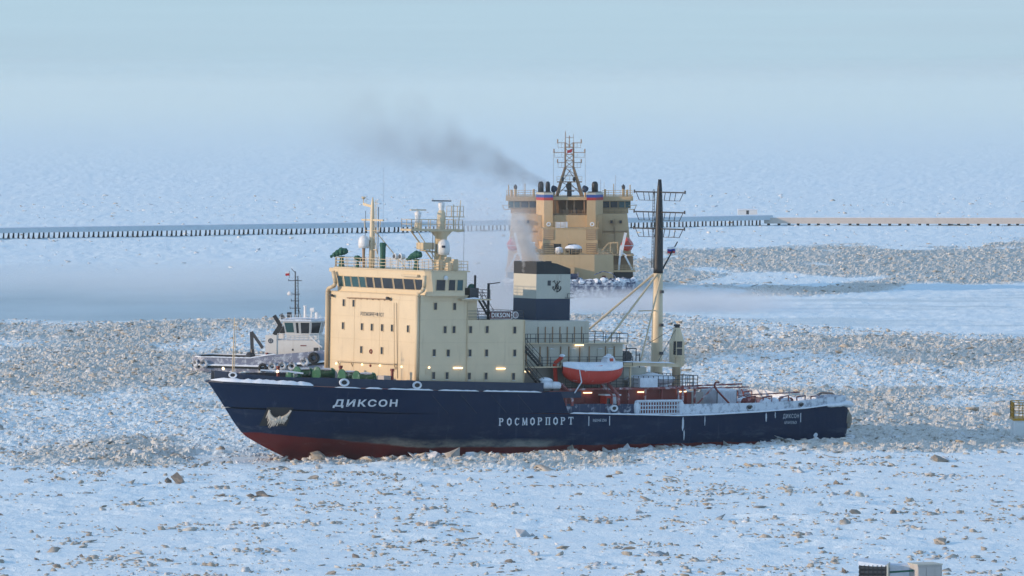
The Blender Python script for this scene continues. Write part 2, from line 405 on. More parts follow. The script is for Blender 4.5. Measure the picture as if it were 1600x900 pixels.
NEAR_X = [-120, -56, -35, -25, 0, 37, 60, 120]; NEAR_Y = [618, 622, 628, 640, 632, 656, 660, 664]
def kinds(x, y):
    """brash (0..1), smooth new ice (0..1), scattered dirt (0..1) for points on the ice"""
    wx = x + 14 * (fbm(x / 25, y / 40, 3) - 0.5); wy = y + 40 * (fbm(x / 30, y / 60, 5) - 0.5)
    yn = np.interp(wx, NEAR_X, NEAR_Y)
    past = smoothstep(-6, 8, wy - yn)
    right = smoothstep(-5, 35, x - 0.02 * y)
    farl = np.interp(x, [-200, -92, -35, 20], [1020, 1028, 1050, 1060])
    farr = np.interp(x, [10, 29, 87, 160], [1060, 1045, 968, 900])
    far1 = farl * (1 - right) + farr * right
    brash = past * (1 - smoothstep(-10, 10, wy - far1))
    top = np.interp(x, [0, 38, 110, 200], [1100, 1135, 1228, 1330])
    end = np.interp(x, [0, 43, 147, 260], [1380, 1500, 1630, 1720])
    b2 = smoothstep(-10, 15, wy - top) * (1 - smoothstep(-40, 40, wy - end)) * smoothstep(-10, 25, x - 0.004 * y)
    patch = fbm(x / 22, y / 55, 11, 4)
    brash_amt = brash * (0.50 + 0.50 * smoothstep(0.38, 0.58, patch))
    b2 = b2 * (0.25 + 0.75 * smoothstep(0.36, 0.52, fbm(x / 30, y / 70, 23)))
    lead = (1 - right) * smoothstep(-4, 6, wy - farl) * (1 - smoothstep(120, 420, wy - farl)) * (1 - smoothstep(-60, 60, x - 40))
    wedge = right * smoothstep(-5, 8, wy - farr) * (1 - smoothstep(-15, 10, wy - top)) * smoothstep(0.52, 0.66, fbm(x / 60, y / 16, 31))
    smooth_ice = np.clip(lead * 0.9 + wedge * 0.45, 0, 1)
    near = 1 - past
    return np.clip(brash_amt + b2, 0, 1), smooth_ice, np.clip(near * 0.55 + brash * 0.8 + b2 * 0.7, 0, 1), near, np.clip(brash + b2, 0, 1)
def height(x, y, br, sm, near):
    h = 0.8 * (fbm(x / 7.0, y / 9.0, 41, 3) - 0.5) * (0.25 + br)
    r = np.abs(fbm(x / 3.6, y / 4.2, 53, 3) - 0.5) * 2
    h = h + br * (0.45 - 1.0 * r) * 0.7
    h = h + br * 1.0 * (fbm(x / 0.9, y / 1.3, 57, 3, 0.7) - 0.5)
    h = h + near * ((0.24 + 0.55 * smoothstep(0.42, 0.64, fbm(x / 12, y / 18, 63, 2))) * (fbm(x / 3.6, y / 2.6, 61, 4, 0.55) - 0.5) + 0.5 * (fbm(x / 30, y / 40, 67, 2) - 0.5))
    h = h + (1 - near) * (1 - br) * (1 - sm) * (0.6 * (fbm(x / 6, y / 10, 71, 3) - 0.5) + 0.35 * (fbm(x / 1.6, y / 2.4, 73, 2) - 0.5))
    a, b_ = to_ship(x, y)
    by = smoothstep(7.0, 1.0, np.maximum(np.abs(b_) - 10.6, np.abs(a) - 42.0))
    return h * (1 - 0.9 * sm) - 0.62 * by
TH = math.radians(36.0)
SHIP_O = np.array([1.288, 673.0])            # icebreaker amidships
HX = np.array([-math.cos(TH), -math.sin(TH)]); HP = np.array([math.sin(TH), -math.cos(TH)])
def to_ship(x, y):
    d0, d1 = x - SHIP_O[0], y - SHIP_O[1]
    return d0 * HX[0] + d1 * HX[1], d0 * HP[0] + d1 * HP[1]

NR, NC = 900, 900
inv = np.linspace(1 / 440.0, 1 / 5200.0, NR)
yy = 1 / inv
uu = np.linspace(-0.13, 0.13, NC)
GY = np.repeat(yy[:, None], NC, 1); GX = GY * uu[None, :]
br, sm, dirt, near, _b = kinds(GX, GY)
hz = height(GX, GY, br, sm, near)
edge = np.minimum.reduce([smoothstep(0, 0.01, uu + 0.13)[None, :] * np.ones_like(GX), smoothstep(0, 0.01, 0.13 - uu)[None, :] * np.ones_like(GX),
                          smoothstep(0, 15, GY - 440), 1 - smoothstep(4200, 5150, GY)])
hz = hz * edge - 0.9 * (1 - edge)
co = np.stack([GX, GY, hz], -1).reshape(-1, 3).astype(np.float32)
idx = np.arange(NR * NC).reshape(NR, NC)
quads = np.stack([idx[:-1, :-1], idx[:-1, 1:], idx[1:, 1:], idx[1:, :-1]], -1).reshape(-1, 4)
def np_mesh(name, co, faces, mat, smooth=False):
    me = bpy.data.meshes.new(name); k = faces.shape[1]; nf = len(faces)
    me.vertices.add(len(co)); me.vertices.foreach_set('co', co.astype(np.float32).ravel())
    me.loops.add(nf * k); me.loops.foreach_set('vertex_index', faces.astype(np.int32).ravel())
    me.polygons.add(nf); me.polygons.foreach_set('loop_start', np.arange(0, nf * k, k, dtype=np.int32))
    me.polygons.foreach_set('loop_total', np.full(nf, k, dtype=np.int32))
    if smooth: me.polygons.foreach_set('use_smooth', np.ones(nf, dtype=bool))
    me.update(calc_edges=True)
    me.materials.append(MATS[mat]); return me
def colour_attr(me, name, rgb):
    at = me.color_attributes.new(name, 'FLOAT_COLOR', 'POINT')
    at.data.foreach_set('color', np.concatenate([rgb, np.ones((len(rgb), 1))], 1).astype(np.float32).ravel())
me = np_mesh('sea_ice', co, quads, 'ice', False)
me.polygons.foreach_set('use_smooth', (br[:-1, :-1] < 0.3).ravel())
colour_attr(me, 'kind', np.stack([br, sm, dirt], -1).reshape(-1, 3))
tag(place('sea_ice', me), kind='structure')
mb = MB()
ring = [0, 300, 900, 2500, 6000, 12000, 26000, 62000]
for a, b_ in zip(ring, ring[1:]):
    for k in range(24):
        t0, t1 = 2 * math.pi * k / 24, 2 * math.pi * (k + 1) / 24
        P = lambda r, t: (r * math.cos(t), r * math.sin(t) + 800, -0.55)
        if a == 0: mb.add([P(0, 0), P(b_, t0), P(b_, t1)], [(0, 1, 2)])
        else: mb.add([P(a, t0), P(b_, t0), P(b_, t1), P(a, t1)], [(0, 1, 2, 3)])
tag(mb.build('far_sea_ice', 'far_ice'), kind='structure')

def ground(x, y):
    x = np.atleast_1d(np.asarray(x, float)); y = np.atleast_1d(np.asarray(y, float))
    b0, s0, d0, n0, _ = kinds(x, y); return height(x, y, b0, s0, n0)

# ---- chunks of broken ice
PHI = (1 + 5 ** 0.5) / 2
ICO = np.array([(-1,PHI,0),(1,PHI,0),(-1,-PHI,0),(1,-PHI,0),(0,-1,PHI),(0,1,PHI),(0,-1,-PHI),(0,1,-PHI),(PHI,0,-1),(PHI,0,1),(-PHI,0,-1),(-PHI,0,1)]) / (1 + PHI**2) ** 0.5
ICOF = np.array([(0,11,5),(0,5,1),(0,1,7),(0,7,10),(0,10,11),(1,5,9),(5,11,4),(11,10,2),(10,7,6),(7,1,8),(3,9,4),(3,4,2),(3,2,6),(3,6,8),(3,8,9),(4,9,5),(2,4,11),(6,2,10),(8,6,7),(9,8,1)])
rng = np.random.default_rng(5)
def tints(x, y, p_snow, p_tan):
    """frost white, slush grey or silt brown; the brown ones lie together in drifts"""
    n = len(x); u = rng.random(n) + 0.9 * (fbm(x / 7, y / 12, 131, 3) - 0.5); c_ = np.empty((n, 3))
    c_[:] = (0.68, 0.66, 0.61)
    c_[u < p_snow] = (0.80, 0.81, 0.81)
    c_[u > 1 - p_tan] = (0.58, 0.52, 0.44)
    c_[rng.random(n) > 0.985] = (0.38, 0.32, 0.26)
    return c_ * rng.uniform(0.9, 1.06, (n, 1))
def chunks(x, y, size, tint, sink=0.55):
    n = len(x)
    base = ICO[None] * rng.uniform(0.42, 1.35, (n, 12, 1)) + rng.uniform(-0.2, 0.2, (n, 12, 3))
    sc = np.stack([size * rng.uniform(0.7, 1.5, n), size * rng.uniform(0.7, 1.5, n), size * rng.uniform(0.25, 0.75, n)], -1)
    plate = rng.random(n) < 0.16; sc[plate] *= np.array([1.9, 1.5, 0.35])
    v = base * sc[:, None, :]
    tilt = rng.uniform(-0.6, 0.6, n); ct, st = np.cos(tilt)[:, None], np.sin(tilt)[:, None]
    v = np.stack([v[..., 0] * ct - v[..., 2] * st, v[..., 1], v[..., 0] * st + v[..., 2] * ct], -1)
    a = rng.uniform(0, 6.283, n); ca, sa = np.cos(a)[:, None], np.sin(a)[:, None]
    v = np.stack([v[..., 0] * ca - v[..., 1] * sa, v[..., 0] * sa + v[..., 1] * ca, v[..., 2]], -1)
    z = ground(x, y)
    v += np.stack([x, y, z + sc[:, 2] * (0.5 - sink)], -1)[:, None, :]
    f = (ICOF[None] + (np.arange(n) * 12)[:, None, None]).reshape(-1, 3)
    return v.reshape(-1, 3), f, np.repeat(tint, 12, 0)

def clear_of_ship(x, y):
    a, b_ = to_ship(x, y)
    half = 10.7 * np.clip(1 - np.clip((a - 4) / 30.5, 0, 1) ** 2.2, 0, 1) ** 0.8
    return (a > 35.5) | (a < -43.5) | (np.abs(b_) > half + 0.2)

def scatter(n, y0, y1, umax=0.125):
    y = np.sqrt(rng.uniform(y0 ** 2, y1 ** 2, n)); return rng.uniform(-umax, umax, n) * y, y
V = []; FC = []; T = []; off = 0
def put(x, y, s, t, sink=0.55):
    global off
    v, f, c_ = chunks(x, y, s, t, sink); V.append(v); FC.append(f + off); T.append(c_); off += len(v)
# brash
x, y = scatter(120000, 600, 1090); b0, s0, d0, n0, bz0 = kinds(x, y)
keep = (rng.random(len(x)) < bz0 * (0.35 + 0.5 * b0)) & clear_of_ship(x, y); x, y = x[keep], y[keep]
put(x, y, np.clip(rng.lognormal(-2.0, 0.55, len(x)), 0.07, 0.75), tints(x, y, 0.34, 0.38))
x, y = scatter(44000, 1080, 1750); b0, s0, d0, n0, bz0 = kinds(x, y)
keep = rng.random(len(x)) < bz0 * (0.25 + 0.6 * b0); x, y = x[keep], y[keep]
put(x, y, np.clip(rng.lognormal(-1.75, 0.55, len(x)), 0.1, 0.9), tints(x, y, 0.4, 0.36))
# beyond: thin scatter on the snow
x, y = scatter(3500, 1300, 2300); b0, s0, d0, n0, bz0 = kinds(x, y)
keep = (rng.random(len(x)) < 0.8 * (1 - s0)) & (bz0 < 0.3); x, y = x[keep], y[keep]
put(x, y, np.clip(rng.lognormal(-1.3, 0.5, len(x)), 0.15, 0.8), tints(x, y, 0.75, 0.15))
# near snow field: small frost-bitten lumps
x, y = scatter(20000, 470, 668); b0, s0, d0, n0, bz0 = kinds(x, y)
clump = smoothstep(0.50, 0.66, fbm(x / 8, y / 14, 91)); keep = (rng.random(len(x)) < n0 * (0.08 + 0.6 * clump)) & clear_of_ship(x, y); x, y = x[keep], y[keep]
put(x, y, np.clip(rng.lognormal(-1.95, 0.5, len(x)), 0.06, 0.45), tints(x, y, 0.2, 0.55) * 0.8, 0.3)
# rubble shoved up along the hull
n = 1900
a = rng.uniform(-42, 36, n); half = 10.6 * np.clip(1 - np.clip((a - 4) / 30.5, 0, 1) ** 2.2, 0, 1) ** 0.8
bb = half + np.abs(rng.normal(0, 1.4, n)) + 0.25
x = SHIP_O[0] + a * HX[0] + bb * HP[0]; y = SHIP_O[1] + a * HX[1] + bb * HP[1]
put(x, y, np.clip(rng.lognormal(-1.4, 0.5, n), 0.12, 0.8), tints(x, y, 0.5, 0.3), 0.35)
n = 2600
cx_ = rng.uniform(-0.1, 0.1, 130); cy_ = np.sqrt(rng.uniform(478 ** 2, 660 ** 2, 130)); j = rng.integers(0, 130, n)
x = cx_[j] * cy_[j] + rng.normal(0, 1.6, n); y = cy_[j] + rng.normal(0, 1.8, n); keep = clear_of_ship(x, y); x, y = x[keep], y[keep]
put(x, y, np.clip(rng.lognormal(-1.8, 0.5, len(x)), 0.07, 0.5), tints(x, y, 0.25, 0.5) * 0.8, 0.3)
me = np_mesh('ice_rubble', np.concatenate(V), np.concatenate(FC), 'chunk')
colour_attr(me, 'tint', np.concatenate(T))
tag(place('ice_rubble', me), 'broken brash ice and small lumps strewn over the frozen sea', 'ice rubble', kind='stuff')

# the largest chunks, each its own thing
def chunk_mesh(seed, tint, flat):
    """a heap of a few frozen-together shards with snow caught between them"""
    r_ = np.random.default_rng(seed); out = []; fs = []; cols = []
    k = 3 + seed % 3
    for j in range(k):
        big = 1.0 if j == 0 else r_.uniform(0.3, 0.6)
        v = ICO * r_.uniform(0.5, 1.25, (12, 1)) + r_.uniform(-0.18, 0.18, (12, 3))
        v = v * np.array([1.0, r_.uniform(0.6, 1.0), flat * r_.uniform(0.7, 1.2)]) * big * 0.8
        t_ = r_.uniform(-0.5, 0.5); v = np.stack([v[:, 0] * np.cos(t_) - v[:, 2] * np.sin(t_), v[:, 1], v[:, 0] * np.sin(t_) + v[:, 2] * np.cos(t_)], -1)
        a_ = r_.uniform(0, 6.28); v = np.stack([v[:, 0] * np.cos(a_) - v[:, 1] * np.sin(a_), v[:, 0] * np.sin(a_) + v[:, 1] * np.cos(a_), v[:, 2]], -1)
        if j: v = v + np.array([r_.uniform(-1.1, 1.1), r_.uniform(-0.8, 0.8), -0.12])
        fs += (ICOF + len(out)).tolist(); out += v.tolist()
        cols += [np.array(tint) * r_.uniform(0.75, 1.2) if r_.random() > 0.25 or j == 0 else np.array((0.74, 0.76, 0.80))] * 12
    me = bpy.data.meshes.new('ice_chunk'); me.from_pydata(out, [], [tuple(f) for f in fs]); me.update(); me.materials.append(MATS['chunk'])
    colour_attr(me, 'tint', np.clip(np.array(cols) * r_.uniform(0.85, 1.1, (len(cols), 1)), 0, 0.9))
    return me
CH_T = [(0.38, 0.33, 0.27), (0.54, 0.51, 0.47), (0.22, 0.19, 0.16), (0.72, 0.72, 0.72)]
CH = {(s_, t_): chunk_mesh(s_ * 7 + t_ + 3, CH_T[t_], (0.5, 0.8, 0.32)[s_ % 3]) for s_ in range(6) for t_ in range(4)}
def ice_chunk(x, y, size, shape, t_, label, rz, tilt=0.0, group='ice chunks lying on the near snow', squash=1.0):
    o = place('ice_chunk', CH[(shape, t_)], None, (x, y, float(ground(x, y)[0]) + 0.12 * size), rz, (size, size, size * squash))
    o.rotation_euler = (tilt, 0, rz)
    return tag(o, label, 'ice chunk', group)
special = [  # x, y, size, shape, tint, rz, tilt, label
    (-6.85, 648.0, 2.0, 1, 1, 0.4, 0.2, 'large rounded white ice boulder beside the hull below the middle'),
    (-21.9, 650.0, 1.6, 1, 0, 1.2, 0.5, 'tall grey ice block thrust up under the red bow'),
    (28.5, 681.5, 1.9, 2, 1, 0.2, 0.2, 'broad pale ice slab against the hull near the stern'),
    (30.9, 677.5, 1.4, 2, 3, 0.9, 0.1, 'flat snowy slab just right of the pale slab near the stern'),
    (33.9, 561.0, 0.95, 2, 0, 0.5, 0.7, 'pale ice slab standing tilted on the right foreground snow'),
    (37.6, 561.0, 1.0, 2, 2, 0.1, 0.05, 'dark flat ice slab beside the tilted pale slab'),
    (-35.5, 606.0, 1.25, 1, 2, 0.3, 0.3, 'dark pointed ice lump alone left of the bow'),
    (-25.8, 585.5, 1.2, 0, 2, 0.2, 0.1, 'low dark brown ice heap on the snow below the bow'),
    (39.8, 527.0, 1.0, 1, 0, 0.2, 0.2, 'grey ice heap nearest the lower right corner boxes'),
    (48.0, 641.0, 1.7, 0, 0, 0.8, 0.1, 'brown ice lump on the snow edge at far right'),
    (-30.7, 505.0, 0.75, 0, 0, 0.8, 0.1, 'yellowish ice lump near the bottom edge at left'),
]
for x, y, s_, sh, t_, rz, ti, lb in special: ice_chunk(x, y, s_, sh, t_, lb, rz, ti)
cnt = 0
for k in range(16):
    a_ = -38 + 4.4 * k + random.uniform(-1.5, 1.5); h_ = 10.6 * max(0.0, 1 - max(0.0, (a_ - 4) / 30.5) ** 2.2) ** 0.8 + random.uniform(0.7, 2.2); p_ = SHIP_O + a_ * HX + h_ * HP
    ice_chunk(p_[0], p_[1], random.uniform(0.6, 1.15), random.randrange(6), random.choice((1, 3, 0)), ('ice block pushed up against the navy hull, number %s from the stern' % ('one two three four five six seven eight nine ten eleven twelve thirteen fourteen fifteen sixteen'.split()[k])), random.uniform(0, 6.28), random.uniform(-0.5, 0.5), 'ice blocks along the hull', 1.25)
while cnt < 270:
    y = math.sqrt(random.uniform(478 ** 2, 668 ** 2)); x = random.uniform(-0.098, 0.098) * y
    if not clear_of_ship(np.array([x]), np.array([y]))[0]: continue
    if fbm(np.array([x / 12]), np.array([y / 22]), 97)[0] < random.uniform(0.30, 0.62): continue
    s_ = min(1.0, random.lognormvariate(-1.05, 0.42))
    t_ = random.choices((0, 1, 2, 3), (5, 2, 3, 1))[0]
    px = 800 + 8889 * x / y
    where = ('at the far left', 'at left', 'left of centre', 'in the centre', 'right of centre', 'at right', 'at the far right')[min(6, max(0, int(px / 1600 * 7)))]
    row = 'near the bottom edge' if y < 525 else 'on the open foreground snow' if y < 580 else 'on the snow towards the ship' if y < 630 else 'by the rubble edge'
    lb = ('small ' if s_ < 0.3 else 'middling ' if s_ < 0.5 else 'large ') + ('tan', 'pale grey', 'dark brown', 'white')[t_] + ' ice chunk ' + row + ' ' + where
    ice_chunk(x, y, s_, random.randrange(6), t_, lb, random.uniform(0, 6.28), random.uniform(-0.25, 0.25), 'ice chunks lying on the near snow', random.uniform(0.7, 1.2))
    cnt += 1

# ------------------------------------------------------------------ the near icebreaker (x forward, y to port, z up)
SHIP_ROT = (0, math.radians(-1.2), math.radians(216.0))
ship = thing('icebreaker', 'navy blue icebreaker with cream superstructure and navy, cream and black funnel', 'ship', (1.288, 673.0, 0), SHIP_ROT)
SHIP_M = Matrix.Translation((1.288, 673.0, 0)) @ Euler(SHIP_ROT).to_matrix().to_4x4()
def on_ship(o, loc=(0, 0, 0), rz=0.0):
    """a separate thing standing on the icebreaker: same tilt, own top-level object"""
    o.matrix_world = SHIP_M @ Matrix.Translation(loc) @ Matrix.Rotation(rz, 4, 'Z'); return o

ZS = [-3.0, -0.7, 0.45, 1.74, 3.2, 5.8, 7.6, 8.6]; XS = [29.5, 34.3, 37.0, 39.6, 40.9, 42.8, 44.2, 45.2]
def stem(z): return float(np.interp(z, ZS, XS))
def half(x, z):
    x0 = float(np.interp(z, [-3, 0, 4, 8], [4, 6, 11, 13])); B = float(np.interp(z, [-3, -1, 1.5, 9], [9.2, 10.2, 10.6, 10.6]))
    p = float(np.interp(z, [-3, 8], [1.9, 2.5])); q = float(np.interp(z, [-3, 0, 8], [0.95, 0.85, 0.70]))
    if x > x0: return B * max(0.0, 1 - ((x - x0) / (stem(z) - x0)) ** p) ** q
    if x < -28: B *= 1 - 0.055 * ((-28 - x) / 13.0) ** 2
    return B
def z_main(x): return float(np.interp(x, [-42, -38.5, -34.5, -27, -20, -15, -9, 5, 20, 40], [4.95, 4.75, 4.4, 4.05, 3.82, 3.75, 3.95, 4.35, 4.4, 5.0]))
def z_fore(x): return float(np.interp(x, [-1, 5, 22, 32, 40, 46], [6.7, 6.78, 7.2, 7.5, 7.85, 8.1]))
def hull_grid(x_list, z0f, z1f, nz, inset=0.0):
    """port side sheet; x given as fraction stations s in [0,1]: 0 = stem, 1 = aftmost"""
    rows = []
    for k in range(nz + 1):
        row = []
        for s in x_list:
            # station measured along the level's own length so that the stem edge is followed exactly
            xa = x_list_to_x(s, 0.0)
            z = z0f(xa) + (z1f(xa) - z0f(xa)) * k / nz
            x = x_list_to_x(s, z)
            row.append((x, max(0.0, half(x, z) - inset), z))
        rows.append(row)
    return rows
AFT_X = -41.0
def x_list_to_x(s, z):
    xs_ = stem(z)
    return xs_ + (AFT_X - xs_) * s
S_ALL = [0, 0.002, 0.006, 0.012, 0.02, 0.035, 0.05, 0.07, 0.09, 0.12, 0.15, 0.19, 0.23, 0.28, 0.34, 0.40, 0.46, 0.52, 0.6, 0.68, 0.76, 0.83, 0.88, 0.92, 0.955, 0.98, 1.0]
mb = MB()
lower = hull_grid(S_ALL, lambda x: -3.0, z_main, 14)
for sg in (1, -1): mb.grid([[(p[0], p[1] * sg, p[2]) for p in (r if sg > 0 else r[::-1])] for r in lower])
# rounded stern
ax = []
for k, r in enumerate(lower):
    xe, ye, ze = r[-1]
    rake = 0.25 * max(0.0, (2.2 - ze))
    row = []
    for i in range(13):
        a = math.pi / 2 - math.pi * i / 12
        yv = ye * (abs(math.sin(a)) ** 0.35) * (1 if math.sin(a) >= 0 else -1)
        row.append((xe - 0.9 * abs(math.cos(a)) ** 0.45 + rake * abs(math.cos(a)) ** 0.5, yv, ze))
    ax.append(row)
mb.grid(ax)
hull = mb.build('hull', 'hull_paint', ship, True)
# forecastle side plating
mb = MB()
S_F = [s for s in S_ALL if s <= 0.46] + [0.50]
fr = []
for k in range(9):
    row = []
    for s in S_F:
        xa = x_list_to_x(s, 4.5); z = z_main(xa) + (z_fore(xa) - z_main(xa)) * k / 8
        xs_ = stem(z); xe = 1.2 + 1.2 * k / 8
        x = xs_ + (xe - xs_) * s / 0.50
        row.append((x, half(x, z), z))
    fr.append(row)
for sg in (1, -1): mb.grid([[(p[0], p[1] * sg, p[2]) for p in (r if sg > 0 else r[::-1])] for r in fr])
mb.build('forecastle_plating', 'hull_paint', ship, True)
# deck beam carried aft past the plating
mb = MB()
for sg in (1, -1): mb.box(-0.6, 4.5, sg * 10.45, sg * 10.585, 6.05, 6.79)
mb.build('deck_beam', 'navy', ship)
# slanted weld ribs and the long ledge where snow lies
mb = MB()
for x0 in (20.5, 16.6, 12.4, 8.6):
    pts = []
    for k in range(5):
        z = 6.5 - k * 0.52; x = x0 - k * 0.55; pts.append((x, half(x, z) + 0.02, z))
    mb.path(pts, 0.035, 4)
mb.build('weld_rib', 'navy', ship)
def deck_outline(x0, x1, zf, n=24, inset=0.0, ex=1.0):
    out = []
    for i in range(n + 1):
        t = (i / n) ** ex; x = x0 + (x1 - x0) * t
        out.append((x, max(0.02, half(x, zf(x)) - inset), zf(x)))
    return out
def strip_deck(line, dz=0.0):
    mb = MB(); mb.grid([[(p[0], -p[1], p[2] + dz) for p in line], [(p[0], 0, p[2] + dz + 0.03) for p in line], [(p[0], p[1], p[2] + dz) for p in line]]); return mb
strip_deck(deck_outline(-0.6, 44.3, z_fore, 30, 0.05, 0.8), -0.05).build('forecastle_deck', 'red_paint', ship)
strip_deck(deck_outline(-42.2, 4.0, lambda x: z_main(x) - 0.12, 24, 0.05)).build('main_deck', 'red_paint', ship)

def wall_strip(line, h, thick, name, mat, parent=ship, hf=None):
    """upright plate of real thickness following a deck edge, both sides of the ship"""
    for sg in (1, -1):
        mb = MB(); rows = [[], [], [], []]
        for i, p in enumerate(line):
            hh = hf(p[0]) if hf else h
            yi = max(0.0, p[1] - thick)
            rows[0].append((p[0], sg * p[1], p[2])); rows[1].append((p[0], sg * p[1], p[2] + hh))
            rows[2].append((p[0], sg * yi, p[2] + hh)); rows[3].append((p[0], sg * yi, p[2]))
        mb.grid(rows if sg > 0 else [r[::-1] for r in rows])
        for e in (0, -1): mb.add([r[e] for r in rows], [(0, 1, 2, 3)])
        mb.build(name, mat, parent)
# forecastle bulwark: set back from the ledge at the bow
bl = []
for i in range(37):
    t = (i / 36) ** 1.0; x = 43.9 - (43.9 - 4.85) * t
    ins = float(np.interp(x, [30, 35, 44], [0.10, 0.55, 0.75])); bl.append((x, max(0.0, half(min(x + ins * 0.6, 44.2), z_fore(x)) - ins * 0.7), z_fore(x)))
wall_strip(bl, 1.05, 0.12, 'bulwark', 'navy', hf=lambda x: float(np.interp(x, [5, 30, 33, 37, 41, 44], [1.05, 1.02, 1.02, 0.85, 0.95, 1.2])))
# snow along the ledge
def ridge(pts, w, h, name, mat='snow', parent=ship, seed=1, inner=1.0):
    rr = random.Random(seed); mb = MB(); rows = [[], [], [], [], []]
    for i, p in enumerate(pts):
        p = Vector(p); q = Vector(pts[min(i + 1, len(pts) - 1)]) - Vector(pts[max(i - 1, 0)])
        nrm = Vector((-q.y, q.x, 0)).normalized(); k = rr.uniform(0.75, 1.2) * (0.25 if i in (0, len(pts) - 1) else 1)
        for r_, (a, b_) in zip(rows, ((-0.5, -0.03), (-0.52, 0.5), (0, 1.0), (0.5, 0.7), (0.5, -0.03))):
            r_.append(p + nrm * (a * w * k) + Vector((0, 0, b_ * h * k)))
    mb.grid(rows); return mb.build(name, mat, parent, True)
led = [(x, half(x, z_fore(x)) + 0.05, z_fore(x) + 0.02) for x in np.linspace(43.6, 35.0, 26)]
ridge([(44.35, 0.3, 8.1)] + led, 0.75, 0.42, 'ledge_snow', seed=3)
for a, b_, sd in ((32.6, 29.6, 4), (29.0, 27.0, 5), (26.3, 20.5, 6), (19.8, 14.2, 7), (13.6, 5.2, 8)):
    ridge([(x, half(x, z_fore(x)) + 0.05, z_fore(x) - 0.06) for x in np.linspace(a, b_, max(5, int((a - b_) * 2)))], 0.22, 0.16, 'ledge_snow', seed=sd)
# ledge lip under the bow snow
mb = MB(); mb.path([(44.4, 0, 7.95)] + [(p[0], p[1], p[2] - 0.12) for p in led], 0.16, 6); mb.path([(44.4, 0, 7.95)] + [(p[0], -p[1], p[2] - 0.12) for p in led], 0.16, 6)
mb.build('bow_ledge', 'navy', ship)
# mooring eyes (panama leads) in the bulwark
def ring_on_side(x, z, R, r, mat, name='mooring_eye', off=0.06, back='black', bmat=True, yv=None):
    y = half(x, z) if yv is None else yv
    g = (half(x + 0.3, z) - half(x - 0.3, z)) / 0.6 if yv is None else 0.0
    mb = MB(); mb.torus((0, 0, 0), R, r, 'y', 16, 6); o = mb.build(name, mat, ship); o.location = (x, y + off, z); o.rotation_euler = (0, 0, math.atan(g))
    o.scale = (1.25, 1, 0.9)
    if back:
        k = MB(); k.lathe([(R, -0.04), (R, 0.04)], (0, 0, 0), 14, 'y'); c_ = k.build('opening', back, o)  # solid disc, the shade inside the hole painted black
    return o
for x, z in ((31.6, 8.05), (22.6, 7.72)): ring_on_side(x, z, 0.38, 0.13, 'white_frost', off=-0.02)
ring_on_side(42.9, 8.75, 0.3, 0.1, 'white_frost', off=-0.45)
# aft bulwark, frosted, in two lengths with the gangway gap
def zb(x): return float(np.interp(x, [-42, -38.5, -34.5, -26.6, -15, -3.4, 4], [5.9, 5.68, 5.36, 5.14, 5.12, 5.3, 5.35]))
for a, b_, m_ in ((2.0, -4.4, 'navy_frost'), (-4.5, -8.6, 'navy_frost'), (-15.9, -41.0, 'bulwark_frost')):
    xs_ = np.linspace(a, b_, max(5, int((a - b_) / 1.5)))
    wall_strip([(x, half(x, z_main(x)) - 0.25, z_main(x)) for x in xs_], 1.0, 0.12, 'bulwark', m_, hf=lambda x: zb(x) - z_main(x))
mb = MB()   # stern bulwark round the end
row0 = []; row1 = []; rowi = []; rowj = []
xe, ye, ze = -41.0, half(-41.0, 4.9) - 0.25, z_main(-41)
for i in range(13):
    a = math.pi / 2 - math.pi * i / 12
    yv = ye * (abs(math.sin(a)) ** 0.35) * (1 if math.sin(a) >= 0 else -1); xv = xe - 0.7 * abs(math.cos(a)) ** 0.45
    row0.append((xv, yv, ze)); row1.append((xv, yv, zb(-41) - (0.75 if abs(yv) < 6 else 0.0)))
    rowi.append((xv + 0.15, yv * 0.985, row1[-1][2])); rowj.append((xv + 0.15, yv * 0.985, ze))
mb.grid([row0, row1, rowi, rowj]); mb.build('stern_bulwark', 'bulwark_frost', ship)
for a, b_, sd in ((1.0, -41.0, 21),):
    ridge([(x, half(x, z_main(x)) + 0.02, z_main(x) - 0.02) for x in np.linspace(a, b_, 70)], 0.30, 0.17, 'deck_edge_snow', seed=sd)
for x in (-25.9, -33.9): ring_on_side(x, zb(x) - 0.55, 0.3, 0.10, 'rubber_frost', off=-0.2)
ring_on_side(-5.6, 4.75, 0.34, 0.13, 'white_frost', off=-0.2)
# red inner lining of the bulwark, with stanchions
mb = MB()
for sg in (1, -1):
    for x in np.linspace(-18, -40.5, 20):
        y0 = half(x, 4) - 0.42; mb.bar((x, sg * y0, zb(x)), (x, sg * (y0 - 0.55), z_main(x)), 0.1, 0.1)
mb.build('bulwark_stanchions', 'red_frost', ship)
# stern fender and towing notch with ice
mb = MB(); rr = random.Random(4)
for k in range(11):
    y = 9.3 - k * 1.35; x = -41.6 - (0.4 if abs(y) < 7.6 else 0.0)
    mb.blob((x - 0.15, y, 3.1 + rr.uniform(-0.2, 0.2)), (0.62, 0.8, 1.35 + rr.uniform(-0.2, 0.3)), 30 + k, 8, 5)
mb.build('stern_fender', 'rust_ice', ship)
mb = MB()
for k in range(12):
    y = 9.6 - k * 1.25; mb.blob((-41.3 - (0.5 if abs(y) < 8 else 0.1) + rr.uniform(-.2, .2), y, 4.7 + rr.uniform(-0.1, 0.15)), (1.15, 1.0, 0.42), 50 + k, 9, 5)
for k in range(5): mb.blob((-38.6 - 0.75 * k, 10.2 - 0.12 * k, 4.72), (0.8, 0.45, 0.25), 80 + k, 8, 5)
mb.build('stern_snow', 'snow', ship, True)
mb = MB(); mb.path([(-42.4, 7.5, 5.2), (-42.5, 5.5, 5.9), (-42.5, 3.6, 5.9), (-42.4, 2.0, 5.2)], 0.14); mb.build('tow_bow', 'dark_metal', ship)

